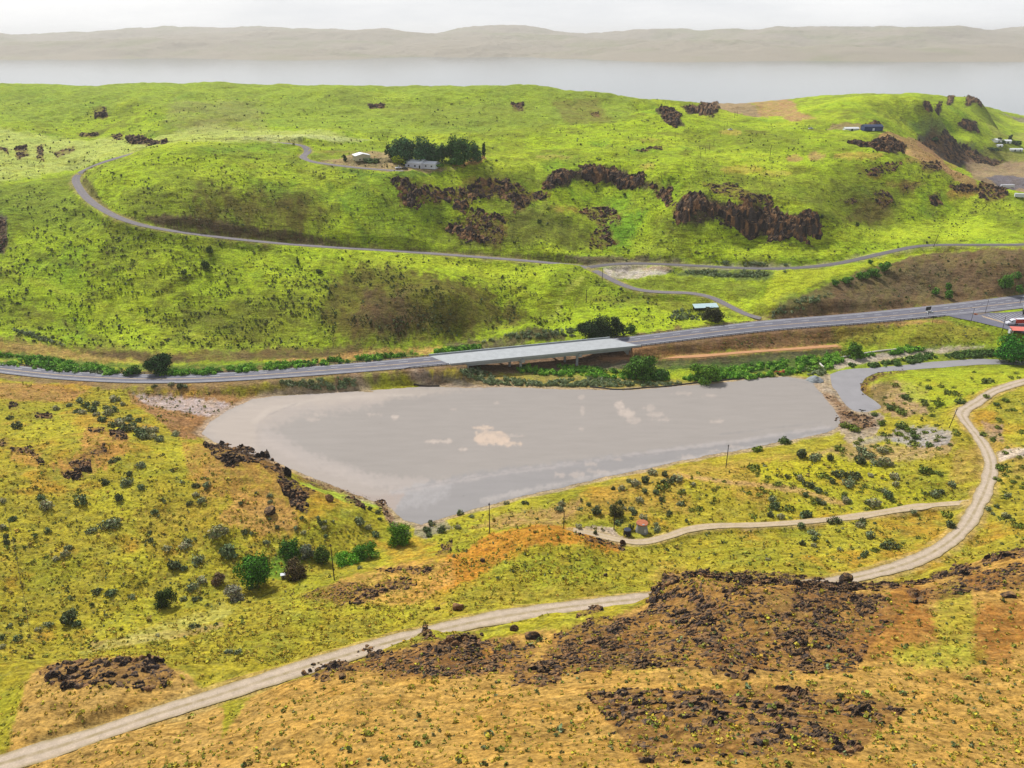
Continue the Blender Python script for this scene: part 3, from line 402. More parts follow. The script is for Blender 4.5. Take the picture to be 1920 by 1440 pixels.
# ------------------------------------------------------------------ rock outcrops: outline in the photo, stone size and number, colour of the soil between the stones
OUT = [
 # outline, n, size (m), tall, label, kind
 ([(735,340),(790,344),(850,353),(885,350),(870,372),(830,378),(772,386),(745,374),(768,362)], 120, (1.2,3.4), 1.3, 'low broken basalt ledges on the hillside below the white house', 'outcrop'),
 ([(862,352),(900,340),(940,338),(985,350),(1000,372),(975,395),(960,382),(930,364),(890,374),(872,402),(848,396),(850,370)], 190, (1.2,3.8), 1.3, 'brown rock rim round the top of the rounded knob left of the arched cliff', 'outcrop'),
 ([(835,432),(866,420),(882,398),(922,400),(950,410),(946,440),(940,459),(900,456),(868,448)], 170, (1.4,3.8), 2.0, 'dark rock band at the foot of the rounded brown knob', 'outcrop'),
 ([(1020,348),(1032,325),(1060,318),(1120,313),(1160,316),(1200,328),(1222,345),(1208,356),(1168,352),(1120,336),(1072,338),(1062,350),(1032,354)], 260, (1.6,4.2), 2.1, 'long arched basalt cliff across the middle of the far hill', 'cliff'),
 ([(960,378),(1000,362),(1022,350),(1030,368),(992,382),(965,398)], 80, (1.2,3.2), 1.3, 'ragged rock ridge joining the brown knob to the arched cliff', 'outcrop'),
 ([(1078,397),(1110,388),(1142,390),(1166,405),(1160,420),(1138,416),(1146,437),(1122,425),(1100,405)], 110, (1.3,3.6), 1.5, 'hook-shaped rust and black crag alone in the green hollow', 'outcrop'),
 ([(1108,440),(1128,430),(1146,445),(1160,456),(1132,468),(1106,466)], 70, (1.3,3.6), 1.4, 'squat rust brown crag just below the hook-shaped one', 'outcrop'),
 ([(1215,345),(1258,350),(1262,378),(1282,398),(1266,402),(1240,372)], 60, (1.1,3), 1.3, 'stepped rocks running down between the arched cliff and the longest cliff', 'outcrop'),
 ([(1268,385),(1292,362),(1330,370),(1380,386),(1440,390),(1482,402),(1540,418),(1535,434),(1502,450),(1462,436),(1420,444),(1390,432),(1368,428),(1338,410),(1300,424),(1270,418)], 420, (1.7,4.6), 2.3, 'longest and darkest basalt cliff above the bend of the old asphalt road', 'cliff'),
 ([(1320,345),(1380,344),(1400,360),(1445,368),(1450,382),(1400,380),(1340,362)], 90, (1,2.8), 1.2, 'scattered ledges on the slope right above the longest cliff', 'outcrop'),
 ([(1578,374),(1606,370),(1608,380),(1584,384)], 26, (1.2,2.8), 1.2, 'small dark ledge left of the brown shrubby patch on the far right hill', 'outcrop'),
 ([(1640,364),(1668,360),(1676,382),(1655,390),(1640,380)], 46, (1.1,2.6), 1.1, 'rocks scattered in the brown shrubby patch on the far right hill', 'outcrop'),
 ([(1688,348),(1722,342),(1712,364),(1694,360)], 32, (1.2,3), 1.2, 'tan and black ledge high on the far right hill under the bare tan streak', 'outcrop'),
 ([(1610,326),(1655,308),(1690,306),(1678,322),(1645,332)], 80, (1.1,3), 1.2, 'black rocks in a line just under the crest of the far right hill', 'outcrop'),
 ([(1725,310),(1762,306),(1765,320),(1735,325)], 36, (1.2,3.2), 1.4, 'pair of black crags at the right end of the crest', 'outcrop'),
 ([(1742,368),(1762,362),(1768,382),(1748,386)], 24, (1.1,2.8), 1.2, 'brown crag low on the green shoulder of the far right hill', 'outcrop'),
 ([(1832,354),(1870,350),(1888,366),(1870,374),(1852,380),(1838,370)], 80, (1.2,3.4), 1.2, 'black rubble heap at the right foot of the hill beside the quarry yard', 'outcrop'),
 ([(1230,208),(1266,204),(1273,222),(1284,236),(1264,238),(1242,224)], 80, (2,5), 2.2, 'dark cliff standing alone on the skyline slope left of the brown field', 'cliff'),
 ([(1276,200),(1318,195),(1337,191),(1348,204),(1336,221),(1310,213),(1290,213)], 90, (2,5), 2.1, 'jagged dark cliff at the end of the skyline slope by the brown field', 'cliff'),
 ([(1190,282),(1215,277),(1242,273),(1242,280),(1210,285)], 26, (1,2.2), 1.0, 'thin line of rocks in the green bench above the arched cliff', 'outcrop'),
 ([(176,200),(198,200),(202,220),(178,222)], 24, (1.5,3.6), 1.4, 'small black crag high on the upper left hillside', 'outcrop'),
 ([(0,278),(16,278),(16,288),(0,286)], 10, (1.4,3), 1.2, 'black rock at the left edge of the pale meadow', 'outcrop'),
 ([(26,280),(50,272),(52,292),(34,300)], 24, (1.3,3), 1.1, 'rust brown crag in the pale meadow near the left edge', 'outcrop'),
 ([(70,276),(82,270),(82,300),(68,298)], 14, (1.2,2.8), 1.1, 'narrow crag in the pale meadow, second from the left', 'outcrop'),
 ([(98,286),(112,282),(138,276),(136,284),(108,296)], 22, (1.2,2.8), 1.1, 'dark rocks in the pale meadow above the hairpin', 'outcrop'),
 ([(208,252),(230,252),(228,262),(212,262)], 14, (1.8,3.6), 1.4, 'rounded black rock left of the wide black ledge in the pale meadow', 'outcrop'),
 ([(236,256),(266,254),(280,264),(316,262),(310,270),(270,272),(240,268)], 40, (1.6,3.8), 1.4, 'wide black ledge in the pale meadow behind the gravel road', 'outcrop'),
 ([(146,250),(185,248),(184,255),(150,257)], 18, (1.2,2.4), 1.0, 'thin dark ledge left of the rounded black rock in the pale meadow', 'outcrop'),
 ([(690,196),(722,194),(720,202),(694,203)], 14, (1.5,3), 1.1, 'two small rocks high on the hillside above the homestead', 'outcrop'),
 ([(958,194),(982,196),(980,208),(964,208)], 14, (1.6,3.2), 1.1, 'dark rock high on the hillside right of the homestead', 'outcrop'),
 ([(1108,212),(1122,210),(1124,220),(1112,220)], 9, (1.6,3), 1.2, 'dark rock at the foot of the tan patch on the upper hillside', 'outcrop'),
 ([(1592,268),(1640,262),(1668,256),(1698,276),(1682,290),(1640,278)], 110, (2,5), 1.9, 'black quarry scarp under the orange spine of the hill', 'cliff'),
 ([(1730,197),(1762,194),(1764,206),(1742,208)], 40, (2.5,4.5), 1.5, 'dark cliff on the edge of the flat green bench far right', 'cliff'),
 ([(1800,178),(1838,178),(1841,200),(1826,192),(1810,200)], 60, (2.5,5), 1.4, 'tall black cliffs on the skyline beside the pale river', 'cliff'),
 ([(1757,176),(1772,176),(1788,194),(1776,198)], 30, (2,4), 1.3, 'slanting black cliff on the bright green far slope', 'cliff'),
 ([(1792,230),(1830,228),(1836,250),(1812,246)], 60, (2.5,4.5), 1.5, 'square dark cliff above the distant farm', 'cliff'),
 ([(1622,232),(1650,230),(1652,240),(1636,238)], 24, (2,4), 1.2, 'dark rocks on the slope just behind the blue barn', 'outcrop'),
 ([(-10,404),(10,410),(12,450),(6,470),(-12,474)], 40, (1.5,3.4), 1.6, 'grey rock face cut off by the left edge below the hairpin road', 'outcrop'),
 ([(1780,348),(1830,346),(1836,358),(1800,362)], 34, (1.2,3.0), 1.1, 'tan and dark rocks on the crest left of the rubble heap', 'outcrop'),
 # near side
 ([(385,833),(420,830),(462,840),(502,856),(530,878),(545,902),(530,900),(508,882),(480,866),(448,872),(425,880),(402,856)], 240, (1.0,3.2), 1.3, 'jagged black rock rim of the knoll overlooking the left end of the lot', 'outcrop'),
 ([(520,900),(556,903),(592,922),(574,935),(576,962),(548,950),(535,925)], 120, (.8,2.4), 1.1, 'black rubble spilling down the knoll below its rocky rim', 'outcrop'),
 ([(642,932),(660,930),(690,950),(684,956),(655,944)], 26, (.7,1.8), 1.0, 'small rock spine near the toe of the knoll by the grey bank', 'outcrop'),
 ([(162,802),(196,800),(200,810),(172,812)], 24, (.8,2.4), 1.1, 'dark ledge on the left slope, upper of two near the long shrub patch', 'outcrop'),
 ([(205,808),(236,806),(240,824),(212,826)], 36, (.8,2.4), 1.2, 'dark ledge right beside the grey shrub patch on the left slope', 'outcrop'),
 ([(128,864),(168,858),(172,880),(140,886)], 44, (.8,2.4), 1.1, 'black crag in the orange earth of the left slope', 'outcrop'),
 ([(112,884),(152,882),(156,900),(122,898)], 34, (.7,2), 1.0, 'broken rocks just under the black crag in the orange earth', 'outcrop'),
 ([(178,840),(196,830),(200,850),(184,856),(150,856)], 26, (.5,1.6), .9, 'small stones scattered in the orange earth of the left slope', 'outcrop'),
 ([(12,756),(32,752),(36,764),(18,768)], 16, (.9,2.2), 1.0, 'dark rocks near the left edge above the yellow grass', 'outcrop'),
 ([(62,774),(98,776),(98,784),(68,784)], 20, (.7,1.9), .9, 'row of dark rocks left of the grey shrub patch', 'outcrop'),
 ([(-6,822),(14,822),(16,836),(-6,838)], 14, (1.2,2.8), 1.1, 'black boulder pile cut off by the left edge', 'outcrop'),
 ([(20,842),(60,840),(82,868),(74,872),(55,850),(24,850)], 30, (.6,1.8), .9, 'curved line of rocks round a bare orange hump on the left', 'outcrop'),
 ([(832,1020),(848,1015),(846,1034),(822,1046),(816,1040)], 26, (.9,2.4), 1.5, 'two upright dark rocks on the ridge between two utility poles', 'outcrop'),
 ([(658,1132),(690,1104),(722,1088),(772,1084),(778,1096),(735,1106),(702,1124),(672,1134)], 110, (.6,2.0), 1.0, 'tan lichened outcrop curving over the sandy ridge by the road', 'outcrop'),
 ([(700,1066),(750,1062),(810,1066),(800,1076),(730,1074)], 34, (.5,1.6), .9, 'stones scattered on the sandy crest behind the tan outcrop', 'outcrop'),
 ([(1060,992),(1100,1006),(1140,1012),(1172,1024),(1170,1036),(1150,1026),(1100,1012)], 60, (.5,1.5), 1.0, 'line of dark stones along the orange knoll beside the sandy pad', 'outcrop'),
 ([(786,1195),(798,1170),(812,1188),(820,1198)], 26, (1.0,2.6), 1.7, 'pointed dark pinnacle rising in front of the dirt road', 'outcrop'),
 ([(664,1230),(690,1206),(716,1222),(745,1224),(700,1240)], 46, (1.0,2.6), 1.2, 'grey boulder heap against the dirt road, left of the pinnacle', 'outcrop'),
 ([(556,1262),(610,1236),(655,1240),(650,1262),(600,1275)], 60, (1.0,3.0), 1.1, 'broad grey rock hump at the bottom edge below the dirt road', 'outcrop'),
 ([(825,1210),(850,1186),(905,1186),(900,1210),(870,1215),(818,1225)], 80, (.9,2.6), 1.2, 'dark basalt heap right of the pinnacle below the dirt road', 'outcrop'),
 ([(925,1220),(960,1210),(965,1235),(935,1240)], 30, (.8,2.2), 1.0, 'low grey rocks on the orange slope at the bottom, middle', 'outcrop'),
 ([(1078,1160),(1096,1138),(1128,1134),(1130,1146),(1108,1152)], 44, (.9,2.4), 1.2, 'black crag standing beside the road where it goes out of sight', 'outcrop'),
 ([(1212,1132),(1222,1106),(1250,1076),(1268,1072),(1262,1092),(1240,1110),(1228,1128)], 90, (1.0,2.8), 1.4, 'steep black rocks at the corner of the foreground hill hiding the road', 'outcrop'),
 ([(1270,1074),(1330,1066),(1345,1086),(1320,1080),(1280,1082)], 40, (.6,1.8), 1.0, 'rocks along the crest right of the steep black corner', 'outcrop'),
 ([(1370,1078),(1400,1074),(1412,1098),(1380,1104)], 60, (.9,2.4), 1.1, 'round patch of dark rocks just under the crest, middle right', 'outcrop'),
 ([(1452,1092),(1466,1080),(1482,1088),(1476,1096)], 24, (1,2.2), 1.1, 'rough grey boulder on the crest left of the round black one', 'outcrop'),
 ([(1782,1068),(1790,1054),(1818,1056),(1822,1078),(1800,1080)], 60, (1.1,3.0), 1.4, 'blocky black crag at the right above the orange slope', 'outcrop'),
 ([(1840,1054),(1872,1036),(1930,1028),(1930,1044),(1880,1050),(1846,1062)], 100, (1,3.0), 1.2, 'long dark crag on the crest at the right edge', 'outcrop'),
 ([(1745,1074),(1772,1070),(1774,1082),(1750,1084)], 26, (.9,2.2), 1.0, 'low dark ledge left of the blocky black crag', 'outcrop'),
 ([(70,1262),(110,1244),(200,1234),(250,1240),(300,1236),(330,1262),(300,1290),(120,1290)], 190, (.7,2.6), .9, 'dark broken rock crest over orange earth at the bottom left', 'outcrop'),
 ([(1050,1215),(1075,1190),(1110,1176),(1160,1172),(1200,1190),(1225,1222),(1210,1255),(1170,1240),(1120,1250),(1060,1238)], 230, (.6,2.1), .9, 'large field of dark boulders left of centre on the foreground slope', 'scree'),
 ([(1290,1150),(1320,1128),(1360,1130),(1362,1160),(1320,1170)], 90, (.7,2.2), 1.0, 'rock patch at the top of the foreground slope, middle', 'scree'),
 ([(1290,1185),(1360,1180),(1420,1205),(1440,1250),(1400,1275),(1340,1265),(1320,1225)], 200, (.7,2.2), .95, 'large field of dark boulders in the middle of the foreground slope', 'scree'),
 ([(1500,1165),(1530,1145),(1570,1160),(1600,1185),(1580,1200),(1540,1190),(1505,1182)], 130, (.7,2.2), .95, 'dark boulder field on the foreground slope, upper right of the middle', 'scree'),
 ([(1460,1190),(1500,1180),(1520,1235),(1500,1245),(1465,1220)], 90, (.6,2.0), .9, 'string of dark boulders below the upper right boulder field', 'scree'),
 ([(1595,1120),(1640,1115),(1650,1150),(1620,1160),(1600,1140)], 60, (.6,1.9), .9, 'scattered dark rocks below the round black boulder', 'scree'),
 ([(1695,1104),(1722,1110),(1736,1130),(1716,1130)], 24, (.8,2), 1.0, 'small dark rocks at the edge of the green streak on the right slope', 'scree'),
 ([(1420,1170),(1480,1160),(1490,1100),(1560,1095),(1600,1115),(1560,1140),(1480,1150)], 110, (.35,1.1), .9, 'thin scatter of small stones under the crest', 'scree'),
 ([(960,1250),(1040,1235),(1060,1250),(1040,1290),(960,1285)], 70, (.7,2), .9, 'dark rocks at the bottom edge left of the large boulder field', 'scree'),
 ([(700,1245),(800,1215),(900,1225),(950,1250),(900,1270),(720,1275)], 110, (.4,1.6), .9, 'small dark stones strewn over the orange slope at the bottom, left of centre', 'scree'),
 ([(560,1120),(640,1090),(700,1100),(640,1140)], 20, (.3,.8), .8, 'pebbles on the sandy slope under the nearest utility pole', 'scree'),
 ([(1100,1300),(1500,1290),(1700,1330),(1600,1420),(1200,1430)], 200, (.6,2.2), .9, 'boulder field on the slope nearest the viewer', 'scree'),
 ([(1722,264),(1750,242),(1768,250),(1800,272),(1842,292),(1800,293),(1752,282)], 60, (2.2,4.5), .8, 'dark quarry spoil slope below the square dark cliff', 'outcrop'),
 ([(1762,292),(1800,287),(1850,294),(1880,303),(1830,305),(1780,302)], 40, (2,4), .8, 'long black spoil bank beside the distant quarry yard', 'outcrop'),
 ([(1545,740),(1566,745),(1600,775),(1650,785),(1640,800),(1590,806),(1565,790),(1570,765)], 70, (.4,1.6), .7, 'debris and dark clods strewn between the lot and the creek bend', 'scree'),
 ([(1612,716),(1640,700),(1700,690),(1700,695),(1650,706),(1626,722),(1630,745),(1612,740)], 50, (.3,1.1), .7, 'dark clods along the inner bank of the grey creek', 'scree'),
 ([(700,935),(722,940),(740,985),(760,1003),(745,1008),(722,975)], 60, (.3,1.2), .8, 'pale lumpy bank of clods dropping from the lot corner', 'scree'),
 ([(560,890),(640,915),(700,935),(690,940),(630,922),(556,897)], 40, (.2,.7), .7, 'small clods along the lower left lot edge', 'scree'),
 ([(1000,1262),(1040,1190),(1100,1160),(1190,1150),(1230,1120),(1290,1090),(1420,1098),(1560,1106),(1660,1116),(1700,1150),(1640,1200),(1600,1262)], 500, (.4,1.5), .9, 'small dark stones spread between the boulder fields of the foreground slope', 'scree'),
 ([(600,1262),(720,1226),(800,1200),(960,1196),(1010,1215),(980,1262)], 200, (.4,1.5), .9, 'small dark stones under the dirt road at the bottom, left of the middle', 'scree'),
 ([(1700,1110),(1800,1082),(1930,1050),(1930,1100),(1820,1110),(1760,1130)], 90, (.3,1.2), .9, 'thin scatter of stones below the right-hand crags', 'scree'),
 ([(1240,1078),(1420,1072),(1560,1090),(1640,1096),(1700,1090),(1690,1104),(1560,1106),(1400,1094),(1250,1096)], 160, (.6,1.8), 1.0, 'broken rock edge along the top of the foreground slope', 'outcrop'),
 ([(1690,1092),(1760,1074),(1840,1060),(1840,1068),(1770,1084),(1700,1102)], 60, (.5,1.5), 1.0, 'low rocks along the crest between the green streak and the blocky crag', 'outcrop'),
]
for i, (poly, n_, sz, tall, lab, kd) in enumerate(OUT):
    if kd == 'cliff': paint(poly, (82,68,58), .92, 3, 4, 8, 500+i)
    elif kd == 'outcrop': paint(poly, (120,88,58), .72, 5, 6, 9, 500+i, .35)
    else: paint(poly, (128,90,56), .7, 7, 9, 12, 500+i, .3)
# ------------------------------------------------------------------ materials
def new_mat(name):
    m = bpy.data.materials.new(name); m.use_nodes = True; return m, m.node_tree, m.node_tree.nodes['Principled BSDF']
def nd(t, ty, **kw):
    x = t.nodes.new(ty)
    for k_, v in kw.items():
        if k_ in x.inputs: x.inputs[k_].default_value = v
        else: setattr(x, k_, v)
    return x
def noise(t, vec, scale, detail=4, rough=.55):
    x = nd(t, 'ShaderNodeTexNoise', Scale=scale, Detail=detail, Roughness=rough); t.links.new(vec, x.inputs['Vector']); return x.outputs['Fac']
def ramp(t, fac, stops):
    r = t.nodes.new('ShaderNodeValToRGB'); e = r.color_ramp.elements
    for i, (p, c) in enumerate(stops):
        el = e[i] if i < 2 else e.new(p)
        el.position = p; el.color = (c, c, c, 1) if not isinstance(c, tuple) else (*c[:3], 1)
    t.links.new(fac, r.inputs[0]); return r.outputs[0]
def mult(t, c1, c2, f=1.0, mode='MULTIPLY'):
    m = t.nodes.new('ShaderNodeMixRGB'); m.blend_type = mode
    for i, c in ((0, f), (1, c1), (2, c2)):
        if isinstance(c, bpy.types.NodeSocket): t.links.new(c, m.inputs[i])
        elif i == 0: m.inputs[0].default_value = c
        else: m.inputs[i].default_value = (*c[:3], 1)
    return m.outputs[0]
def plain(name, col, rough=.75, var=.18, scale=1.5, metal=0.0, bump=0.0, spec=.3):
    m, t, b = new_mat(name); tcn = nd(t, 'ShaderNodeTexCoord'); ob = tcn.outputs['Object']
    f = ramp(t, noise(t, ob, scale, 5), [(.3, 1-var), (.7, 1+var*.6)])
    t.links.new(mult(t, col, f), b.inputs['Base Color']); b.inputs['Roughness'].default_value = rough; b.inputs['Metallic'].default_value = metal
    b.inputs['Specular IOR Level'].default_value = spec
    if bump:
        bp = nd(t, 'ShaderNodeBump', Strength=bump, Distance=.3); t.links.new(noise(t, ob, scale*4, 5), bp.inputs['Height']); t.links.new(bp.outputs[0], b.inputs['Normal'])
    return m
def ground_mat():
    m, t, b = new_mat('ground'); at_ = nd(t, 'ShaderNodeAttribute', attribute_name='col'); g = nd(t, 'ShaderNodeNewGeometry'); pos = g.outputs['Position']
    mpn = nd(t, 'ShaderNodeMapping'); mpn.inputs['Scale'].default_value = (.5, 1.25, 1.25); t.links.new(pos, mpn.inputs[0]); sv = mpn.outputs[0]
    c = at_.outputs['Color']
    c = mult(t, c, ramp(t, noise(t, pos, .9, 6, .7), [(.34, .5), (.5, 1.0), (.68, 1.5)]))
    c = mult(t, c, ramp(t, noise(t, sv, .32, 6, .72), [(.35, .58), (.5, 1.02), (.68, 1.38)]))
    c = mult(t, c, (1.12, 1.0, .72), ramp(t, noise(t, pos, .11, 5, .6), [(.42, 0), (.66, .55)]))
    # dry thatch and bare crumbs between the tufts
    c = mult(t, c, (.26, .19, .085), ramp(t, noise(t, sv, .62, 5, .75), [(.56, 0), (.72, .55)]), 'MIX')
    mt = nd(t, 'ShaderNodeMapping'); mt.inputs['Scale'].default_value = (.07, .16, .72); mt.inputs['Rotation'].default_value = (0, 0, .15); t.links.new(pos, mt.inputs[0])
    sp = nd(t, 'ShaderNodeSeparateXYZ'); t.links.new(g.outputs['True Normal'], sp.inputs[0]); steep = ramp(t, sp.outputs[2], [(.9, 1.0), (.985, 0)])
    tr = mult(t, steep, ramp(t, noise(t, mt.outputs[0], 1.0, 4, .65), [(.48, 0), (.6, .7)])); tr = mult(t, tr, ramp(t, noise(t, pos, .035, 3, .5), [(.35, .25), (.6, 1.0)]))
    c = mult(t, c, (.42, .36, .24), tr)
    t.links.new(c, b.inputs['Base Color']); b.inputs['Roughness'].default_value = .95; b.inputs['Specular IOR Level'].default_value = .05
    bp = nd(t, 'ShaderNodeBump', Strength=1.0, Distance=.9); t.links.new(noise(t, sv, .55, 7, .72), bp.inputs['Height'])
    bp2 = nd(t, 'ShaderNodeBump', Strength=.6, Distance=.25); t.links.new(noise(t, pos, 2.4, 5, .7), bp2.inputs['Height']); t.links.new(bp.outputs[0], bp2.inputs['Normal'])
    t.links.new(bp2.outputs[0], b.inputs['Normal']); return m
MG = ground_mat()
# ------------------------------------------------------------------ mesh building
def mesh_np(name, V, Fq, mat, cols=None, smooth=False):
    me = bpy.data.meshes.new(name); V = np.asarray(V, np.float32); Fq = np.asarray(Fq, np.int32); k_ = Fq.shape[1]
    me.vertices.add(len(V)); me.vertices.foreach_set('co', V.ravel()); me.loops.add(Fq.size); me.loops.foreach_set('vertex_index', Fq.ravel())
    me.polygons.add(len(Fq)); me.polygons.foreach_set('loop_start', np.arange(0, Fq.size, k_, dtype=np.int32))
    try: me.polygons.foreach_set('loop_total', np.full(len(Fq), k_, np.int32))
    except Exception: pass
    me.polygons.foreach_set('use_smooth', np.full(len(Fq), smooth))
    me.update(calc_edges=True)
    if cols is not None:
        at_ = me.color_attributes.new('col', 'FLOAT_COLOR', 'POINT'); c4 = np.ones((len(V), 4), np.float32); c4[:, :3] = cols; at_.data.foreach_set('color', c4.ravel())
    if mat: me.materials.append(mat)
    return me
def tag(o, label=None, cat=None, group=None, kind=None):
    if label: o['label'] = label
    if cat: o['category'] = cat
    if group: o['group'] = group
    if kind: o['kind'] = kind
    return o
def link(name, me, parent=None, loc=None, rz=0.0):
    o = bpy.data.objects.new(name, me); COL.objects.link(o)
    if parent: o.parent = parent
    if loc is not None: o.location = loc
    if rz: o.rotation_euler.z = rz
    return o
gi = np.arange(NW*NU, dtype=np.int32).reshape(NW, NU)
gF = np.stack([gi[:-1, :-1], gi[:-1, 1:], gi[1:, 1:], gi[1:, :-1]], -1).reshape(-1, 4)
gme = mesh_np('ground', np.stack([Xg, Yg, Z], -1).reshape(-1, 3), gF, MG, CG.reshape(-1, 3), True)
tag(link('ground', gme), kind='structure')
# water of the big river beyond the hills
rm, t, b = new_mat('river_water'); b.inputs['Base Color'].default_value = (.10, .12, .13, 1); b.inputs['Roughness'].default_value = .12
tcn = nd(t, 'ShaderNodeTexCoord'); bp = nd(t, 'ShaderNodeBump', Strength=.12, Distance=1.0); L2 = t.links.new; L2(noise(t, tcn.outputs['Object'], .02, 4), bp.inputs['Height']); L2(bp.outputs[0], b.inputs['Normal'])
tag(link('river', mesh_np('river', [(-16000, 1500, -20), (16000, 1500, -20), (16000, 12500, -20), (-16000, 12500, -20)], [(0, 1, 2, 3)], rm)), kind='structure')
bk = plain('far_land', alb(172,174,172), .95, .2, .002)  # pale base colour stands in for haze over the plain
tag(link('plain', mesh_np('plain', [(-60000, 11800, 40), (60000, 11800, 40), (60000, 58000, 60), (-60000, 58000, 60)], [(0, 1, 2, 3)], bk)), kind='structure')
# ------------------------------------------------------------------ roads, lot and stream bed
def ribbon(line, w0, w1, dz=0.0, drape=False, n=2, cross=None):
    t_ = np.gradient(line[:, :2], axis=0); t_ /= np.linalg.norm(t_, axis=1)[:, None]; nrm = np.c_[-t_[:, 1], t_[:, 0]]
    s_ = np.linspace(0, 1, n); V = []
    for q in s_:
        off = (w0+(w1-w0)*q); off = off[:, None] if isinstance(off, np.ndarray) else off
        xy = line[:, :2]+nrm*off
        V.append(np.c_[xy, line[:, 2]+dz])
    V = np.stack(V, 1); m_ = len(line); ii = np.arange(m_*n).reshape(m_, n)
    Fq = np.stack([ii[:-1, :-1], ii[:-1, 1:], ii[1:, 1:], ii[1:, :-1]], -1).reshape(-1, 4)[:, ::-1]
    return V.reshape(-1, 3), Fq
def road_mat(name, col, tyre, half, rut=1.0, var=.15):
    m, t, b = new_mat(name); at_ = nd(t, 'ShaderNodeAttribute', attribute_name='across'); g = nd(t, 'ShaderNodeNewGeometry'); pos = g.outputs['Position']
    f = ramp(t, noise(t, pos, .5, 6, .65), [(.3, 1-var), (.7, 1+var)]); c = mult(t, col, f)
    c = mult(t, c, ramp(t, noise(t, pos, 4, 4, .6), [(.35, .85), (.7, 1.12)]))
    rr_ = t.nodes.new('ShaderNodeValToRGB'); e = rr_.color_ramp.elements; e[0].position = 0; e[0].color = (.75*rut,)*3+(1,); e[1].position = .25; e[1].color = (0, 0, 0, 1)
    for p_, v in ((.12, .6*rut), (.62, 0.0), (.8, .45*rut), (1, rut)):
        q = e.new(p_); q.color = (v, v, v, 1)
    t.links.new(at_.outputs['Fac'], rr_.inputs[0]); k_ = mult(t, rr_.outputs[0], ramp(t, noise(t, pos, .35, 5, .6), [(.35, .3), (.65, 1.0)]))
    c = mult(t, c, tyre, k_, 'MIX'); t.links.new(c, b.inputs['Base Color']); b.inputs['Roughness'].default_value = .92; b.inputs['Specular IOR Level'].default_value = .15
    bp = nd(t, 'ShaderNodeBump', Strength=.4, Distance=.1); t.links.new(noise(t, pos, 3, 5, .7), bp.inputs['Height']); t.links.new(bp.outputs[0], b.inputs['Normal']); return m
def road(name, line, half, mat, wob=0.0, dz=.04):
    s_ = np.arange(len(line)); hv = half*(1+wob*fbm(s_*1.0, s_*0+3.3, 9, 3, 8)*1.6)
    V, Fq = ribbon(line, -hv, hv, dz, n=7); me = mesh_np(name, V, Fq, mat, None, True)
    ac = me.attributes.new('across', 'FLOAT', 'POINT'); ac.data.foreach_set('value', np.abs(np.tile(np.linspace(-1, 1, 7), len(line))).astype(np.float32))
    return tag(link(name, me), kind='structure')
dirtm = road_mat('dirt_track_soil', alb(198,180,160), alb(142,126,72), 3, 1.0)
road('dirt_road', dr, 2.8, dirtm, .22)
road('dirt_path', dtk, 1.7, road_mat('sandy_soil', alb(196,176,150), alb(176,158,96), 2, .7), .3)
road('dirt_path', ot, 1.8, road_mat('orange_soil', alb(200,150,108), alb(180,132,90), 2, .4), .25)
gravm = road_mat('grey_gravel', alb(132,126,130), alb(150,140,132), 3, .6)
road('gravel_road', gr, 2.9, gravm, .06); road('gravel_road', rr, 2.9, road_mat('old_asphalt', alb(112,108,112), alb(140,132,126), 3, .5), .05, .07)
def asphalt():
    m, t, b = new_mat('asphalt'); g = nd(t, 'ShaderNodeNewGeometry'); pos = g.outputs['Position']; at_ = nd(t, 'ShaderNodeAttribute', attribute_name='across')
    c = mult(t, alb(112,112,124), ramp(t, noise(t, pos, .15, 6, .6), [(.3, .86), (.7, 1.14)])); c = mult(t, c, ramp(t, noise(t, pos, 5, 4, .6), [(.3, .9), (.7, 1.1)]))
    c = mult(t, c, alb(140,138,146), ramp(t, at_.outputs['Fac'], [(.78, 0), (.84, .8)]), 'MIX')
    t.links.new(c, b.inputs['Base Color']); b.inputs['Roughness'].default_value = .85; b.inputs['Specular IOR Level'].default_value = .2; return m
AS = asphalt()
HALF = 11.0
# the highway narrows to the left and widens by the truck stop
HV = np.interp(hw[:, 0], [-330, -180, -60, 60, 170, 280, 420], [5.6, 6.4, 7.5, 8.2, 9.3, 10.2, 13.0])
def part_line(i0, i1): return hw[i0:i1], HV[i0:i1]
def hw_piece(name, i0, i1):
    ln, hv = part_line(i0, i1); V, Fq = ribbon(ln, -hv, hv, 0, n=9); me = mesh_np(name, V, Fq, AS, None, True)
    ac = me.attributes.new('across', 'FLOAT', 'POINT'); ac.data.foreach_set('value', np.abs(np.tile(np.linspace(-1, 1, 9), len(ln))).astype(np.float32)); return tag(link(name, me), kind='structure')
h1 = hw_piece('highway', 0, len(hw))
white = plain('white_paint', (.5, .5, .5), .7, .25, .6); yellow = plain('yellow_paint', (.5, .36, .2), .7, .3, .6)
def stripes(name, parent, i0, i1, fr, wd, mat, dash=None, dz=.02, off=0.0):
    ln = hw[i0:i1]; hv = HV[i0:i1]; t_ = np.gradient(ln[:, :2], axis=0); t_ /= np.linalg.norm(t_, axis=1)[:, None]; nrm = np.c_[-t_[:, 1], t_[:, 0]]
    fine = catmull([tuple(q) for q in np.c_[ln[:, :2]+nrm*(hv*fr+off)[:, None], ln[:, 2]+dz]], 1.2); s_ = np.r_[0, np.cumsum(np.linalg.norm(np.diff(fine[:, :2], axis=0), axis=1))]
    V, Fq = ribbon(fine, -wd/2, wd/2)
    if dash: Fq = Fq[((s_[:-1] % dash[1]) < dash[0])]
    return link(name, mesh_np(name, V, Fq, mat), parent)
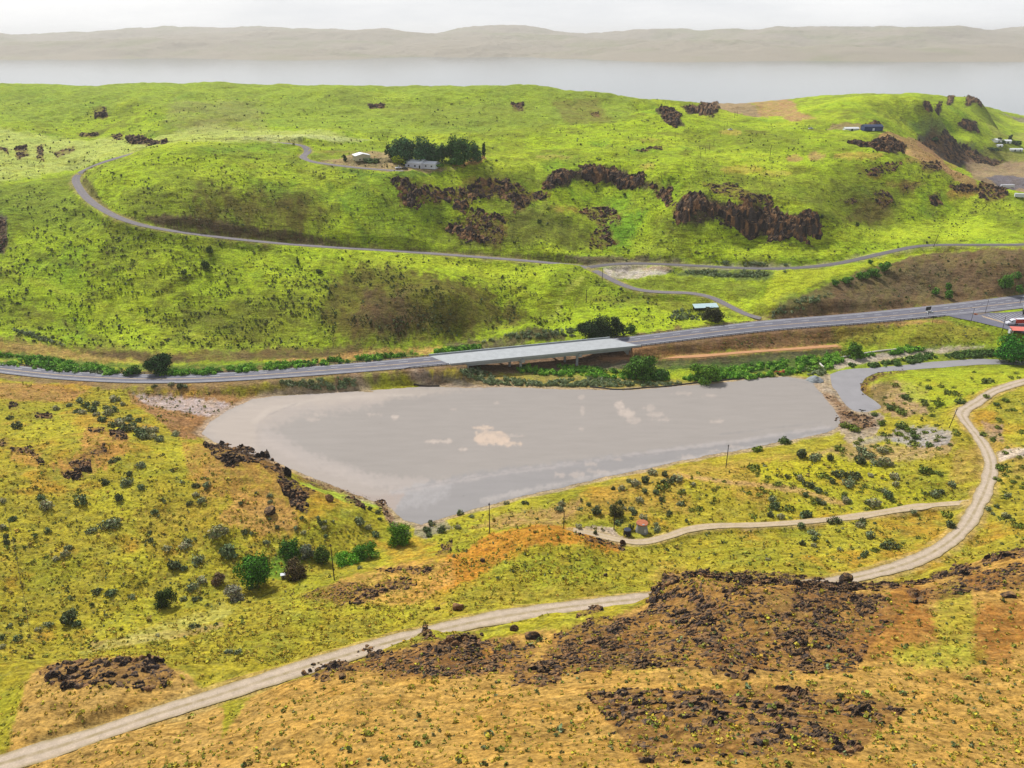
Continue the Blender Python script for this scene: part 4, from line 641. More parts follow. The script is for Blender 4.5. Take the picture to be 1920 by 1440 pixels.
for pr, i0, i1 in ((h1, 0, len(hw)),):
    stripes('lane_marking', pr, i0, i1, .74, .32, white); stripes('lane_marking', pr, i0, i1, .36, .3, white, (4.5, 13))
    stripes('lane_marking', pr, i0, i1, -.06, .26, yellow); stripes('lane_marking', pr, i0, i1, -.06, .26, yellow, off=-.55)
    stripes('lane_marking', pr, i0, i1, -.72, .32, white)
stripes('lane_marking', h1, ib1+60, len(hw)-2, -.4, .3, white, (4.5, 13)); stripes('lane_marking', h1, ib1+90, len(hw)-2, .2, .3, white, (4.5, 13))
# flat sheets: densified outline, triangulated by the mesh library
def sheet(name, poly, z, mat, wob=.5, seed=1):
    from mathutils.geometry import tessellate_polygon
    cl = catmull([(q[0], q[1], z) for q in list(poly)+[poly[0]]], 1.5)[:-1]
    cl[:, 0] += fbm(cl[:, 0], cl[:, 1], 6, 3, seed)*wob; cl[:, 1] += fbm(cl[:, 0], cl[:, 1], 6, 3, seed+5)*wob
    tri = tessellate_polygon([[Vector(q) for q in cl]]); tri = np.array([tuple(q) for q in tri])
    a_, b_, c_ = (cl[tri[:, i]] for i in range(3)); flip = np.cross(b_-a_, c_-a_)[:, 2] < 0; tri[flip] = tri[flip][:, ::-1]
    return link(name, mesh_np(name, cl, tri, mat))
def lot_mat():
    m, t, b = new_mat('graded_gravel'); g = nd(t, 'ShaderNodeNewGeometry'); pos = g.outputs['Position']
    mpn = nd(t, 'ShaderNodeMapping'); mpn.inputs['Scale'].default_value = (.16, 1, 1); mpn.inputs['Rotation'].default_value = (0, 0, R(-8)); t.links.new(pos, mpn.inputs[0]); sv = mpn.outputs[0]
    c = mult(t, alb(150,147,147), ramp(t, noise(t, pos, .018, 4, .5), [(.35, .9), (.65, 1.1)]))
    c = mult(t, c, alb(184,170,164), ramp(t, noise(t, sv, .05, 5, .6), [(.38, 0), (.66, .8)]), 'MIX')
    c = mult(t, c, ramp(t, noise(t, sv, .55, 6, .6), [(.3, .95), (.7, 1.05)]))
    at_ = nd(t, 'ShaderNodeAttribute', attribute_name='col'); 
    f = ramp(t, noise(t, pos, 3, 5, .7), [(.3, .93), (.7, 1.07)]); c = mult(t, c, f)
    t.links.new(c, b.inputs['Base Color']); b.inputs['Roughness'].default_value = .8; b.inputs['Specular IOR Level'].default_value = .25
    bp = nd(t, 'ShaderNodeBump', Strength=.35, Distance=.15); t.links.new(noise(t, sv, .8, 6, .7), bp.inputs['Height']); t.links.new(bp.outputs[0], b.inputs['Normal']); return m
LM = lot_mat()

# the graded lot: a fine flat sheet with its own stains, and the wet silt of the creek
creek = tag(sheet('creek_bed', creek_w, -.66, plain('wet_silt', alb(152,149,152), .6, .1, .12, bump=.2, spec=.4), .6, 9), kind='structure')
CL = np.zeros_like(CG); CL[:] = np.array(alb(157,150,145))
_f = fbm(Xg, Yg, 60, 4, 61); CL[:] = CL*(1+.05*_f[..., None])
def lp(poly, c, amt, soft=4, nzp=4, wl=12, seed=1, br=0.0): paint(poly, c, amt, soft, nzp, wl, seed, br, G=CL)
lp([(370,815),(430,765),(560,735),(760,725),(700,760),(560,780),(500,810),(560,860),(700,905),(760,925),(740,960),(640,925),(540,885),(400,835)], (180,168,160), .6, 14, 8, 30, 601)
lp([(490,830),(560,870),(700,915),(800,925),(900,900),(1100,870),(1000,880),(820,900),(700,890),(580,850),(500,800)], (182,171,165), .55, 10, 6, 24, 602)
lp([(380,800),(480,745),(760,722),(900,728),(700,752),(540,762),(480,800),(480,850),(420,835)], (184,171,160), .5, 10, 6, 22, 603)
lp([(740,925),(850,892),(1000,872),(1200,850),(1400,825),(1560,800),(1580,815),(1400,850),(1200,885),(1000,925),(880,960),(790,990),(740,965)], (147,144,145), .75, 7, 6, 22, 604)
lp([(730,930),(780,908),(850,905),(840,930),(800,950),(740,950)], (172,168,168), .6, 9, 9, 10, 605, .5)
lp([(540,885),(640,915),(700,930),(760,925),(740,960),(690,940),(560,895)], (170,156,148), .9, 4, 4, 10, 606, .2)
for i, (x, y, rx, ry) in enumerate([(920,822,36,15),(905,803,18,5),(955,832,22,5),(822,828,24,4),(868,843,8,3),(740,782,7,4),(1162,760,10,8),(1175,775,16,8),(1186,788,14,7),(1218,765,12,5),(1228,778,16,5),(1240,787,20,3),(1090,745,6,4),(1092,770,4,9),(1090,804,5,3),(1280,738,22,2.5),(1330,742,12,2),(1350,790,8,3),(700,777,16,2),
    (1070,890,30,3.5),(1120,885,24,3),(1300,858,34,4),(1345,846,20,3),(1380,838,14,3),(1160,862,10,2),(600,778,10,2),(590,787,14,3),(930,756,6,2),(1100,870,20,2),(1340,790,10,3),(850,768,6,2),(970,818,14,3)]):
    lp([(x+rx*math.cos(t), y+ry*math.sin(t)) for t in np.linspace(0, 6.28, 14)[:-1]], (206,184,166) if i < 3 else (192,178,168), .85 if i < 8 else .5, 2.4, rx*.28+1, max(4, rx*.5), 620+i, .35)
lp([(740,921),(900,891),(1100,862),(1400,822),(1560,798),(1562,801),(1400,827),(1100,868),(900,897),(742,927)], (178,170,167), .6, 4, 4, 20, 606)
lp([(470,790),(500,765),(600,745),(800,738),(800,741),(610,749),(510,770),(482,795)], (190,178,168), .5, 3, 3, 20, 607)
lp([(900,935),(1100,893),(1400,838),(1540,812),(1540,816),(1400,845),(1100,900),(900,945)], (182,174,170), .6, 3, 4, 14, 608, .4)
for i, (x0, y0, x1, y1) in enumerate([(740,922,900,893),(900,893,1100,864),(1100,864,1300,843),(1300,843,1500,820),(480,812,500,780),(500,780,560,755),(1480,712,1540,722),(1490,722,1545,740),(1350,815,1540,792)]):
    lp([(x0,y0-1.2),(x1,y1-1.2),(x1,y1+1.2),(x0,y0+1.2)], (138,134,134), .45, 1.2, 1.5, 14, 680+i, .3)
def fine_sheet(name, poly, z, mat, G, stp, wob=0.0):
    pu, pw = uw(np.array([q[0] for q in poly]), np.array([q[1] for q in poly])); Ym = 350; uu, ww = np.meshgrid(np.arange(pu.min()-.01, pu.max()+.01, stp/Ym), np.arange(pw.min()-.01, pw.max()+.01, stp*1.1/Ym)); y = np.exp(ww); x = uu*y
    d = seg_d(x, y, poly, True); d = np.where(in_poly(x, y, poly), d, -d)+fbm(x, y, 7, 4, 88, .6)*wob; keep = d > 0; nw, nu = x.shape; idx = np.arange(nu*nw).reshape(nw, nu); Fq = np.stack([idx[:-1, :-1], idx[:-1, 1:], idx[1:, 1:], idx[1:, :-1]], -1).reshape(-1, 4)
    Fq = Fq[keep.ravel()[Fq].all(1)]; used = np.unique(Fq); rm_ = np.zeros(nu*nw, int); rm_[used] = np.arange(len(used)); xs, ys = x.ravel()[used], y.ravel()[used]; cc = np.stack([tz(xs, ys, G[..., k]) for k in range(3)], -1)
    return tag(link(name, mesh_np(name, np.c_[xs, ys, np.full(len(xs), z)], rm_[Fq], mat, cc, True)), kind='structure')
def lotm():
    m, t, b = new_mat('graded_gravel'); g = nd(t, 'ShaderNodeNewGeometry'); pos = g.outputs['Position']; at_ = nd(t, 'ShaderNodeAttribute', attribute_name='col'); c = at_.outputs['Color']
    mpn = nd(t, 'ShaderNodeMapping'); mpn.inputs['Scale'].default_value = (.22, 1, 1); mpn.inputs['Rotation'].default_value = (0, 0, R(-9)); t.links.new(pos, mpn.inputs[0]); sv = mpn.outputs[0]
    c = mult(t, c, ramp(t, noise(t, sv, .25, 6, .6), [(.3, .955), (.7, 1.045)])); c = mult(t, c, ramp(t, noise(t, pos, 2.5, 6, .75), [(.3, .92), (.7, 1.08)])); c = mult(t, c, ramp(t, noise(t, pos, .9, 2, .5), [(.2, .5), (.27, 1.0)]))
    t.links.new(c, b.inputs['Base Color']); b.inputs['Roughness'].default_value = .85; b.inputs['Specular IOR Level'].default_value = .2
    bp = nd(t, 'ShaderNodeBump', Strength=.5, Distance=.15); t.links.new(noise(t, sv, .9, 6, .75), bp.inputs['Height']); t.links.new(bp.outputs[0], b.inputs['Normal']); return m
lot = fine_sheet('gravel_lot', lot_w, .0, lotm(), CL, .55, .9)
# ------------------------------------------------------------------ rocks
def ico(sub):
    import bmesh
    bm = bmesh.new(); bmesh.ops.create_icosphere(bm, subdivisions=sub, radius=1); V = np.array([v.co[:] for v in bm.verts]); Fq = np.array([[v.index for v in f.verts] for f in bm.faces]); bm.free(); return V, Fq
ICO = {s: ico(s) for s in (1, 2, 3)}
def rock_shape(seed, sub=2):
    r = np.random.default_rng(seed); V, Fq = ICO[sub]; V = V.copy()
    for _ in range(9):
        n_ = r.normal(size=3); n_ /= np.linalg.norm(n_); d = r.uniform(.45, .85); s_ = V@n_; V -= np.outer(np.maximum(s_-d, 0), n_)
    V += r.normal(size=V.shape)*.035*(1 if sub < 3 else .7); V *= r.uniform(.8, 1.2, 3); return V, Fq
ROCKS = [rock_shape(s, 2) for s in range(10)]; ROCKS_S = [rock_shape(s+50, 1) for s in range(8)]
def rock_mat():
    m, t, b = new_mat('basalt'); g = nd(t, 'ShaderNodeNewGeometry'); pos = g.outputs['Position']; at_ = nd(t, 'ShaderNodeAttribute', attribute_name='col')
    c = mult(t, at_.outputs['Color'], ramp(t, noise(t, pos, 1.1, 6, .7), [(.3, .5), (.7, 1.5)]))
    sp = nd(t, 'ShaderNodeSeparateXYZ'); t.links.new(g.outputs['Normal'], sp.inputs[0])
    up = ramp(t, sp.outputs[2], [(.6, 0), (.92, .8)]); up = mult(t, up, ramp(t, noise(t, pos, .7, 5, .65), [(.42, 0), (.6, 1.0)]))
    c = mult(t, c, alb(176,136,84), up, 'MIX'); t.links.new(c, b.inputs['Base Color']); b.inputs['Roughness'].default_value = .9; b.inputs['Specular IOR Level'].default_value = .2
    bp = nd(t, 'ShaderNodeBump', Strength=.8, Distance=.3); t.links.new(noise(t, pos, 2.5, 6, .7), bp.inputs['Height']); t.links.new(bp.outputs[0], b.inputs['Normal']); return m
RM = rock_mat()
BAS = [alb(58,48,44), alb(88,68,54), alb(126,92,62), alb(72,62,58), alb(42,36,35)]
def sample_poly(poly, n_, r):
    xs = [q[0] for q in poly]; ys = [q[1] for q in poly]; out = np.zeros((0, 2)); tries = 0
    while len(out) < n_ and tries < 60:
        c = np.c_[r.uniform(min(xs), max(xs), n_*3), r.uniform(min(ys), max(ys), n_*3)]; out = np.r_[out, c[in_poly(c[:, 0], c[:, 1], poly)]]; tries += 1
    return out[:n_]
def merge(items):                    # (V, F, col or cols) -> one mesh's arrays
    o = 0; VV, FF, CC = [], [], []
    for V, Fq, c in items:
        VV.append(V); FF.append(Fq+o); CC.append(np.broadcast_to(np.asarray(c, float), (len(V), 3)) if np.ndim(c) == 1 else c); o += len(V)
    return np.concatenate(VV), np.concatenate(FF), np.concatenate(CC)
def rot_z(V, a_):
    c, s_ = math.cos(a_), math.sin(a_); return np.c_[V[:, 0]*c-V[:, 1]*s_, V[:, 0]*s_+V[:, 1]*c, V[:, 2]]
def place_rocks(pts, sz, tall, r, shapes, sink=.25):
    items = []
    for p in pts:
        V, Fq = shapes[r.integers(len(shapes))]; k_ = sz[0]+(sz[1]-sz[0])*r.random()**2.2; hx, hy, hz = k_*.5*r.uniform(.75, 1.25), k_*.5*r.uniform(.75, 1.2), k_*.5*r.uniform(.7, 1.1)*tall
        Q = rot_z(V*np.array([hx, hy, hz]), r.uniform(0, 6.28)); Q = Q+np.array([p[0], p[1], p[2]+hz*(.5-sink*1.6)])
        c = np.array(BAS[r.integers(len(BAS))])*r.uniform(.75, 1.35); items.append((Q, Fq, c))
    return items
def cells(x, y, size, seed):
    gx, gy = x/size, y/size; ix, iy = np.floor(gx), np.floor(gy); b1 = np.full(x.shape, 9.0); b2 = b1.copy(); hid = np.zeros(x.shape)
    for dx in (-1, 0, 1):
        for dy in (-1, 0, 1):
            cx, cy = ix+dx, iy+dy; d = np.hypot(gx-cx-.15-.7*hsh(cx, cy, seed), gy-cy-.15-.7*hsh(cx, cy, seed+3)); m_ = d < b1
            b2 = np.where(m_, b1, np.minimum(b2, d)); hid = np.where(m_, hsh(cx, cy, seed+7), hid); b1 = np.where(m_, d, b1)
    return hid, b2-b1, b1
def crag(poly, size, kd, seed):
    """a rough sheet of blocks standing out of the slope inside an outline"""
    w3 = cast([q[0] for q in poly], [q[1] for q in poly]); pu, pw = uw(w3[:, 0], w3[:, 1]); Ym = np.median(w3[:, 1]); st = max(.26*max(size, .7), Ym*.0011)
    su = max(pu.max()-pu.min(), .002); sw_ = max(pw.max()-pw.min(), .002); nu = int(np.clip(su*Ym/st, 10, 420))+1; nw = int(np.clip(sw_*Ym/st*1.2, 10, 300))+1
    uu, ww = np.meshgrid(np.linspace(pu.min()-.04*su, pu.max()+.04*su, nu), np.linspace(pw.min()-.06*sw_, pw.max()+.06*sw_, nw)); y = np.exp(ww); x = uu*y; z0 = tz(x, y)
    pts = list(zip(pu*1500, pw*600)); d = seg_d(uu*1500, ww*600, pts, True)*Ym/1500; ins = in_poly(uu*1500, ww*600, pts); d = np.where(ins, d, -d)
    m_ = d+fbm(x, y, 5*size, 4, seed, .6)*size*(2.6 if kd == 'cliff' else 1.3)-(.3*size if kd == 'cliff' else 0)
    ax = 1.6 if kd == 'cliff' else 1.0; h1, e1, c1 = cells((x+fbm(x, y, 3, 2, seed)*1)*ax, y, size*1.25, seed); h2, e2, c2 = cells(x*ax, y, size*.55, seed+20)
    base = np.zeros_like(x)
    if kd == 'cliff':
        lo = np.where(ins, np.arange(nw)[:, None], 10**6).min(0); hi = np.where(ins, np.arange(nw)[:, None], -1).max(0); ok = hi > lo
        zlo = np.where(ok, z0[np.clip(lo, 0, nw-1), np.arange(nu)], 0); zhi = np.where(ok, z0[np.clip(hi, 0, nw-1), np.arange(nu)], 0)
        v = np.clip((np.arange(nw)[:, None]-lo)/np.maximum(hi-lo, 1), 0, 1); v = np.clip(v+fbm(x, y, 7, 3, seed+2)*.12, 0, 1)
        f = .55*sstep(.0, .22, v)+.3*sstep(.4, .58, v)+.15*sstep(.8, .95, v); base = np.where(ok & ins, np.maximum(zlo+(zhi-zlo)*f-z0, 0), 0)*.6
    amp = size*{'cliff': .8, 'outcrop': 1.25, 'scree': 1.0}[kd]
    thr = {'cliff': .38, 'outcrop': .42, 'scree': .47}[kd]
    clump = fbm(x, y, 6*size, 4, seed+5)*.8*(kd != 'cliff')+.6*(kd == 'cliff')
    blk = (h1-thr+clump)*amp*1.25*np.clip(e1*5, 0, 1)**.5*(1-.35*c1)+(h2-.5)*amp*.42*np.clip(e2*5, 0, 1)
    z = z0+base+blk-.12; z = np.where(m_ > 0, z, z0-.5-.0*m_); keep = (z > z0-.25)
    tone = np.array(BAS)[(h1*4.99).astype(int)]*(.75+.6*h2)[..., None]
    idx = np.arange(nu*nw).reshape(nw, nu); Fq = np.stack([idx[:-1, :-1], idx[:-1, 1:], idx[1:, 1:], idx[1:, :-1]], -1).reshape(-1, 4); kq = keep.ravel()[Fq].any(1); Fq = Fq[kq]
    used = np.unique(Fq); rm_ = np.zeros(nu*nw, int); rm_[used] = np.arange(len(used)); V = np.stack([x, y, z], -1).reshape(-1, 3)[used]; return V, rm_[Fq], tone.reshape(-1, 3)[used]
def q2t(V, Fq, c): return V, np.concatenate([Fq[:, [0, 1, 2]], Fq[:, [0, 2, 3]]]), c
SCREE = []
for i, (poly, n_, sz, tall, lab, kd) in enumerate(OUT):
    r = np.random.default_rng(900+i)
    V0, F0, c0 = crag(poly, sz[0]*.45+sz[1]*.45, kd, 40+i)
    q = sample_poly(poly, int(n_*.75), r); cl = fbm(q[:, 0], q[:, 1], 16, 3, i); q = q[cl > (-.25 if kd != 'scree' else -.12)]; pts = cast(q[:, 0], q[:, 1]); pts = pts[pts[:, 1] < 3000]; its = [q2t(V0, F0, c0)] if len(F0) else []
    if kd == 'scree':
        big = sz[1] > 1.5 and poly[0][1] < 1280; k_ = min(len(pts), int(len(pts)*.5)) if big else 0
        SCREE.append((pts[:k_], q[cl[:len(q)] > -9][:k_] if False else None, lab, sz)); its += place_rocks(pts[k_:], (sz[0]*.7, sz[1]*.6), .95, r, ROCKS_S, .3)
    elif len(pts): its += place_rocks(pts, (sz[0]*.8, sz[1]*.75), min(tall, 1.15), r, ROCKS if sz[1] > 1.7 else ROCKS_S, .38)
    if not its: continue
    V, Fq, c = merge(its); ctr = np.array([V[:, 0].mean(), V[:, 1].mean(), V[:, 2].min()]); nm = {'cliff': 'basalt_cliff', 'outcrop': 'rock_outcrop', 'scree': 'rubble'}[kd]
    o = link(nm, mesh_np(nm, V-ctr, Fq, RM, c), None, tuple(ctr))
    if kd == 'scree': tag(o, lab.replace('boulders', 'rubble').replace('boulder field', 'rubble field'), 'rubble', kind='stuff')
    else: tag(o, lab, {'cliff': 'cliff', 'outcrop': 'rock outcrop'}[kd])
def to_px(p):
    x, y, z = p[0], p[1], p[2]-HC; d = y*CP-z*SP; return 960+F*x/d, 720-F*(y*SP+z*CP)/d
LMK = [('the bush at the lot tip',753,1000),('the biggest green bush',474,1080),('the nearest utility pole',627,1060),('the round dark bush',313,1122),('the bare tan hump',490,955),('the knoll rim',480,860),('the black crag',150,875),
 ('the pale stony ground',330,760),('the left edge',0,1000),('the lower left corner',60,1240),('the white box in the draw',532,1077),('the rusty water tank',1203,985),('the black water tank',1176,998),('the sandy pad',1110,1005),('the lot edge pole',1363,860),('the dirt path fork',1812,945),
 ('the leaning pole',1783,785),('the creek bend',1620,770),('the pool of grey silt',1730,820),('the dirt road bend',1850,870),('the dirt path start',1300,990),('the pale dirt path',1640,965),('the faint orange path',1500,918),('the right edge',1915,930),('the round black boulder',1583,1085),
 ('the steep black corner',1240,1100),('the road pinnacle',800,1185),('the foreground crest',1400,1085),('the green streak',1790,1160),('the bottom edge',1200,1255),('the upper boulder field',1540,1170),('the bottom left crest',200,1245),('the orange knoll',1000,1050),('the right-hand crag',1800,1066)]
ORD = ['nearest','second nearest','third nearest','fourth nearest','fifth nearest','sixth nearest','seventh nearest','eighth nearest','ninth nearest','tenth nearest','eleventh nearest','twelfth nearest']+['%dth nearest' % k for k in range(13, 60)]
TOLABEL = []                          # (object, photo px, word for it)
def auto_labels():
    bk_ = {}
    for o, wd in TOLABEL:
        x, y = to_px(o.location); j = min(range(len(LMK)), key=lambda k: (LMK[k][1]-x)**2+(1.5*(LMK[k][2]-y))**2); n_, lx, ly = LMK[j]; dx, dy = x-lx, (y-ly)*1.5
        side = ('to the right of' if dx > 0 else 'to the left of') if abs(dx) > abs(dy) else ('in front of' if dy > 0 else 'behind'); bk_.setdefault((wd, side, n_), []).append((math.hypot(dx, dy), o))
    for (wd, side, n_), l in bk_.items():
        l.sort(key=lambda t: t[0])
        for k, (_, o) in enumerate(l): o['label'] = '%s, %s one %s %s' % (wd, ORD[k], side, n_)
rb = [mesh_np('boulder', *rock_shape(200+i, 3), RM, np.tile(BAS[i % 5], (len(ICO[3][0]), 1))) for i in range(8)]
for pts, _, lab, sz in SCREE:
    r = np.random.default_rng(len(lab)+len(pts))
    for p in pts[:60]:
        k_ = sz[0]*.8+(sz[1]-sz[0])*r.random()**1.5*.8; o = link('boulder', rb[r.integers(8)], None, (p[0], p[1], p[2]+k_*.12), r.uniform(0, 6.28)); o.scale = (k_*.6*r.uniform(.8, 1.3), k_*.55, k_*.48*r.uniform(.7, 1.1))
        tag(o, 'x', 'boulder', 'boulders scattered over the foreground slope'); TOLABEL.append((o, 'big dark boulder' if k_ > (sz[0]+sz[1])*.5 else 'dark boulder'))
# single boulders that stand apart
BOUL = [(1583,1089,25,20,'big round black boulder on the crest right beside the dirt road'),(1168,1020,12,14,'dark upright boulder ending the stone line beside the sandy pad'),(617,938,20,14,'grey boulder alone on the toe slope of the knoll'),
 (508,964,26,22,'rough dark boulder on the bare tan hump of the knoll'),(540,892,14,26,'tall black boulder at the very end of the knoll rim'),(996,1198,30,17,'wide grey boulder in yellow grass below the dirt road'),(965,1182,18,14,'dark boulder at the edge of the yellow grass below the dirt road'),
 (1712,1112,26,12,'flat dark boulder on the orange slope at the right'),(1725,1128,20,12,'flat grey boulder just below the flat dark one at the right'),(1800,1112,12,8,'small dark boulder on the brown earth at the right'),(1890,1118,24,12,'greyish boulder on the orange slope near the right edge'),
 (820,1142,12,8,'small dark stone beside the dirt road on its upper side'),(858,1142,26,18,'weathered brown rock beside the dirt road on its upper side'),(1135,1080,10,8,'small dark stone on the green slope under the orange knoll'),(905,1052,10,8,'dark stone on the orange knoll'),(1690,770,14,6,'dark lump of earth beside the grey creek')]
for i, (x, y, wpx, hpx, lab) in enumerate(BOUL):
    p = at(x, y); k_ = mpp(p); V, Fq = rock_shape(700+i, 3); r = np.random.default_rng(i); V = V*np.array([wpx*k_*.55, wpx*k_*.45, hpx*k_*.62])
    o = link('boulder', mesh_np('boulder', V, Fq, RM, np.tile(BAS[i % 5], (len(V), 1))), None, (p[0], p[1], p[2]+hpx*k_*.25)); tag(o, lab, 'boulder')
# ------------------------------------------------------------------ plants
def leaf_mat(name):
    m, t, b = new_mat(name); at_ = nd(t, 'ShaderNodeAttribute', attribute_name='col'); t.links.new(at_.outputs['Color'], b.inputs['Base Color']); b.inputs['Roughness'].default_value = .8
    b.inputs['Specular IOR Level'].default_value = .12; b.inputs['Subsurface Weight'].default_value = 0; return m
LMAT = leaf_mat('leaves'); WOOD = plain('bark', (.09, .065, .045), .9, .3, 2)
def leaves(lobes, n_, size, col, r, flat=.0, var=.35):
    # lobes: (cx, cy, cz, rx, ry, rz); leaf clumps on and under the skin of each lobe
    lb = np.array(lobes, float); wgt = (lb[:, 3]*lb[:, 4]+lb[:, 4]*lb[:, 5]+lb[:, 3]*lb[:, 5]); k_ = r.choice(len(lb), n_, p=wgt/wgt.sum()); d = r.normal(size=(n_, 3)); d /= np.linalg.norm(d, axis=1)[:, None]
    rad = 1-r.random(n_)**2*.55; rad *= 1+.2*np.sin(d[:, 0]*7+k_)*np.cos(d[:, 1]*6+k_*2)+.14*np.sin(d[:, 2]*9+k_*3)*np.cos(d[:, 0]*11)
    c = lb[k_, :3]+d*lb[k_, 3:]*rad[:, None]; nn = d+r.normal(size=(n_, 3))*.6; nn /= np.linalg.norm(nn, axis=1)[:, None]
    a_ = np.cross(nn, r.normal(size=(n_, 3))); a_ /= np.linalg.norm(a_, axis=1)[:, None]; b_ = np.cross(nn, a_); s_ = size*r.uniform(.6, 1.35, n_)[:, None]
    V = np.stack([c-a_*s_*.6-b_*s_*.4, c+a_*s_*.5-b_*s_*.55, c+a_*s_*.6+b_*s_*.45, c-a_*s_*.45+b_*s_*.6], 1).reshape(-1, 3); Fq = np.arange(n_*4).reshape(-1, 4)
    V[:, 2] = np.where(V[:, 2] < .05, .05+np.abs(V[:, 2])*.3, V[:, 2])
    cc = np.array(col)*np.array((1.85, 1.6, 1.25))*(1+r.normal(size=(n_, 1))*var*.6)*(1+r.normal(size=(n_, 3))*.08); return V, Fq, np.repeat(np.clip(cc, .004, .8), 4, 0)
SAGE = [alb(104,118,96), alb(84,104,78), alb(122,130,108), alb(70,82,58)]
GRN = [alb(62,104,36), alb(84,128,44), alb(44,82,34), alb(100,140,50)]
def dome(r, w, h, n_=5):
    L_ = [(0, 0, h*.38, w*.32, w*.3, h*.55)]
    for _ in range(n_):
        a_ = r.uniform(0, 6.28); q = r.uniform(.2, .34)*w; L_.append((math.cos(a_)*q, math.sin(a_)*q, h*r.uniform(.25, .5), w*r.uniform(.14, .24), w*r.uniform(.14, .24), h*r.uniform(.25, .45)))
    return L_
def bush_mesh(name, seed, w, h, col, n_, size, lobes=5):
    r = np.random.default_rng(seed); V, Fq, c = leaves(dome(r, w, h, lobes), n_, size, col, r); return mesh_np(name, V, Fq, LMAT, c)
# --- sagebrush: one small set of shapes, each bush an object
SB = [bush_mesh('sagebrush', 10+i, 2.0*q, 1.35*q2, SAGE[i % 4], 260, .2, 6) for i, (q, q2) in enumerate([(1, 1), (1.1, .9), (1.25, 1), (.9, 1.1), (1.4, .85), (1, 1.2), (1.15, 1.1), (1.3, .8)])]
def sage_things(pts, label, group, sc=(.7, 1.5), seed=1, meshes=SB, name='sagebrush', cat='sagebrush'):
    r = np.random.default_rng(seed)
    for p in pts:
        if p[1] > 2500: continue
        o = bpy.data.objects.new(name, meshes[r.integers(len(meshes))]); COL.objects.link(o); k_ = p[3] if len(p) > 3 else r.uniform(*sc)
        o.location = (p[0], p[1], p[2]-.1); o.rotation_euler.z = r.uniform(0, 6.28); o.scale = (k_*r.uniform(.85, 1.2), k_*r.uniform(.85, 1.1), k_*r.uniform(.85, 1.15)); tag(o, label, cat, group); TOLABEL.append((o, ('large ' if k_ > 1.45 else 'small ' if k_ < .85 else '')+('grey-green sagebrush' if name == 'sagebrush' else 'green shrub')))
def sized(l):                        # (px, py base, width px) -> ground point and scale
    P3 = cast([q[0] for q in l], [q[1] for q in l]); return [(p[0], p[1], p[2], q[2]*mpp(p)/2.1) for p, q in zip(P3, l)]
sage_things(sized([(6,942,14),(88,952,30),(78,936,20),(150,944,26),(222,938,22),(200,908,18),(235,908,26),(265,918,16),(212,988,32),(175,998,18),(88,998,18),(6,990,14),(12,1008,14),(12,1020,18),(24,976,18),(128,1030,16),(124,1042,18),(105,1050,14),
 (312,1032,18),(345,1028,22),(352,1018,18),(282,1000,12),(284,1014,14),(290,962,18),(355,945,14),(380,940,16),(366,930,14),(388,914,20),(368,912,14),(412,1005,34),(430,1045,42),(368,1052,26),(325,1065,30),(345,1068,16),(365,1104,26),(380,1090,20),(183,1112,18),(208,1115,24),
 (245,1122,14),(130,1168,36),(145,1172,22),(140,1152,18),(35,1202,22),(6,1198,18),(90,1174,16),(72,1182,14),(365,1176,20),(5,1214,14),(345,1125,16),(370,1125,16),(296,1193,12),(405,1172,12),(449,1224,16),(428,1224,16),(330,815,14)]),
 'grey-green sagebrush scattered on the yellow slope at the lower left', 'sagebrush on the lower left slope', seed=2)
sage_things(sized([(215,752,20),(180,760,16),(200,768,16),(150,755,18),(160,762,18),(172,772,22),(145,774,18),(205,778,20),(192,790,20),(225,798,24),(232,808,26),(250,808,18),(262,818,26),(275,815,24),(285,822,18),(300,826,16),(330,818,16),(105,768,14),(130,762,12),(155,776,16),(182,780,14),(213,772,18),(240,790,18),(242,784,14),(248,802,20),(258,810,18),
 (270,822,18),(214,865,18),(262,876,20),(243,892,16),(18,785,14),(32,804,26),(230,760,12),(290,725,10),(322,722,12),(338,728,16),(348,726,12),(260,790,16),(225,790,16),(208,800,16),(290,810,18),(280,808,14),(302,820,10)]),
 'grey sagebrush in the dense strip on the left slope facing the lot', 'sagebrush strip on the left slope', seed=3)
sage_things(sized([(505,975,8),(452,945,10),(480,925,8),(506,930,12),(508,942,10),(566,972,10),(608,992,12),(600,982,14),(596,972,10),(694,956,14),(708,962,12),(712,974,10),(674,982,24),(692,992,14),(704,1004,18),(520,990,12),(555,992,14),(570,1000,12),(500,1020,16),(610,1008,12),(460,1000,16),(470,1105,12),(640,1058,14),(676,1066,12)]),
 'small grey-green sagebrush on the slope between the knoll and the draw', 'sagebrush on the knoll', seed=4)
sage_things(sized([(864,965,18),(860,990,14),(800,996,18),(808,984,16),(830,996,20),(806,1004,14),(885,968,12),(985,944,14),(950,945,12),(1052,948,16),(1050,958,18),(1085,956,12),(1105,948,12),(1120,962,26),(1085,990,14),(1148,955,14),(1165,918,14),(1150,918,12),(1162,945,12),(1172,955,10),(1190,910,18),(1208,922,14),(1198,940,16),(1185,958,18),(1190,964,16),
 (1206,976,18),(1158,982,16),(1183,992,16),(1234,994,18),(1228,984,12),(1250,905,20),(1230,925,14),(1268,900,22),(1240,938,14),(1286,978,10),(1300,910,12),(1247,892,16),(1210,905,22),(1223,890,18),(1280,922,12),(1255,965,14),(1180,905,16),(1165,980,12),(1275,945,14),(1262,900,16)]),
 'dusty green sagebrush between the lot and the two water tanks', 'sagebrush around the water tanks', seed=5)
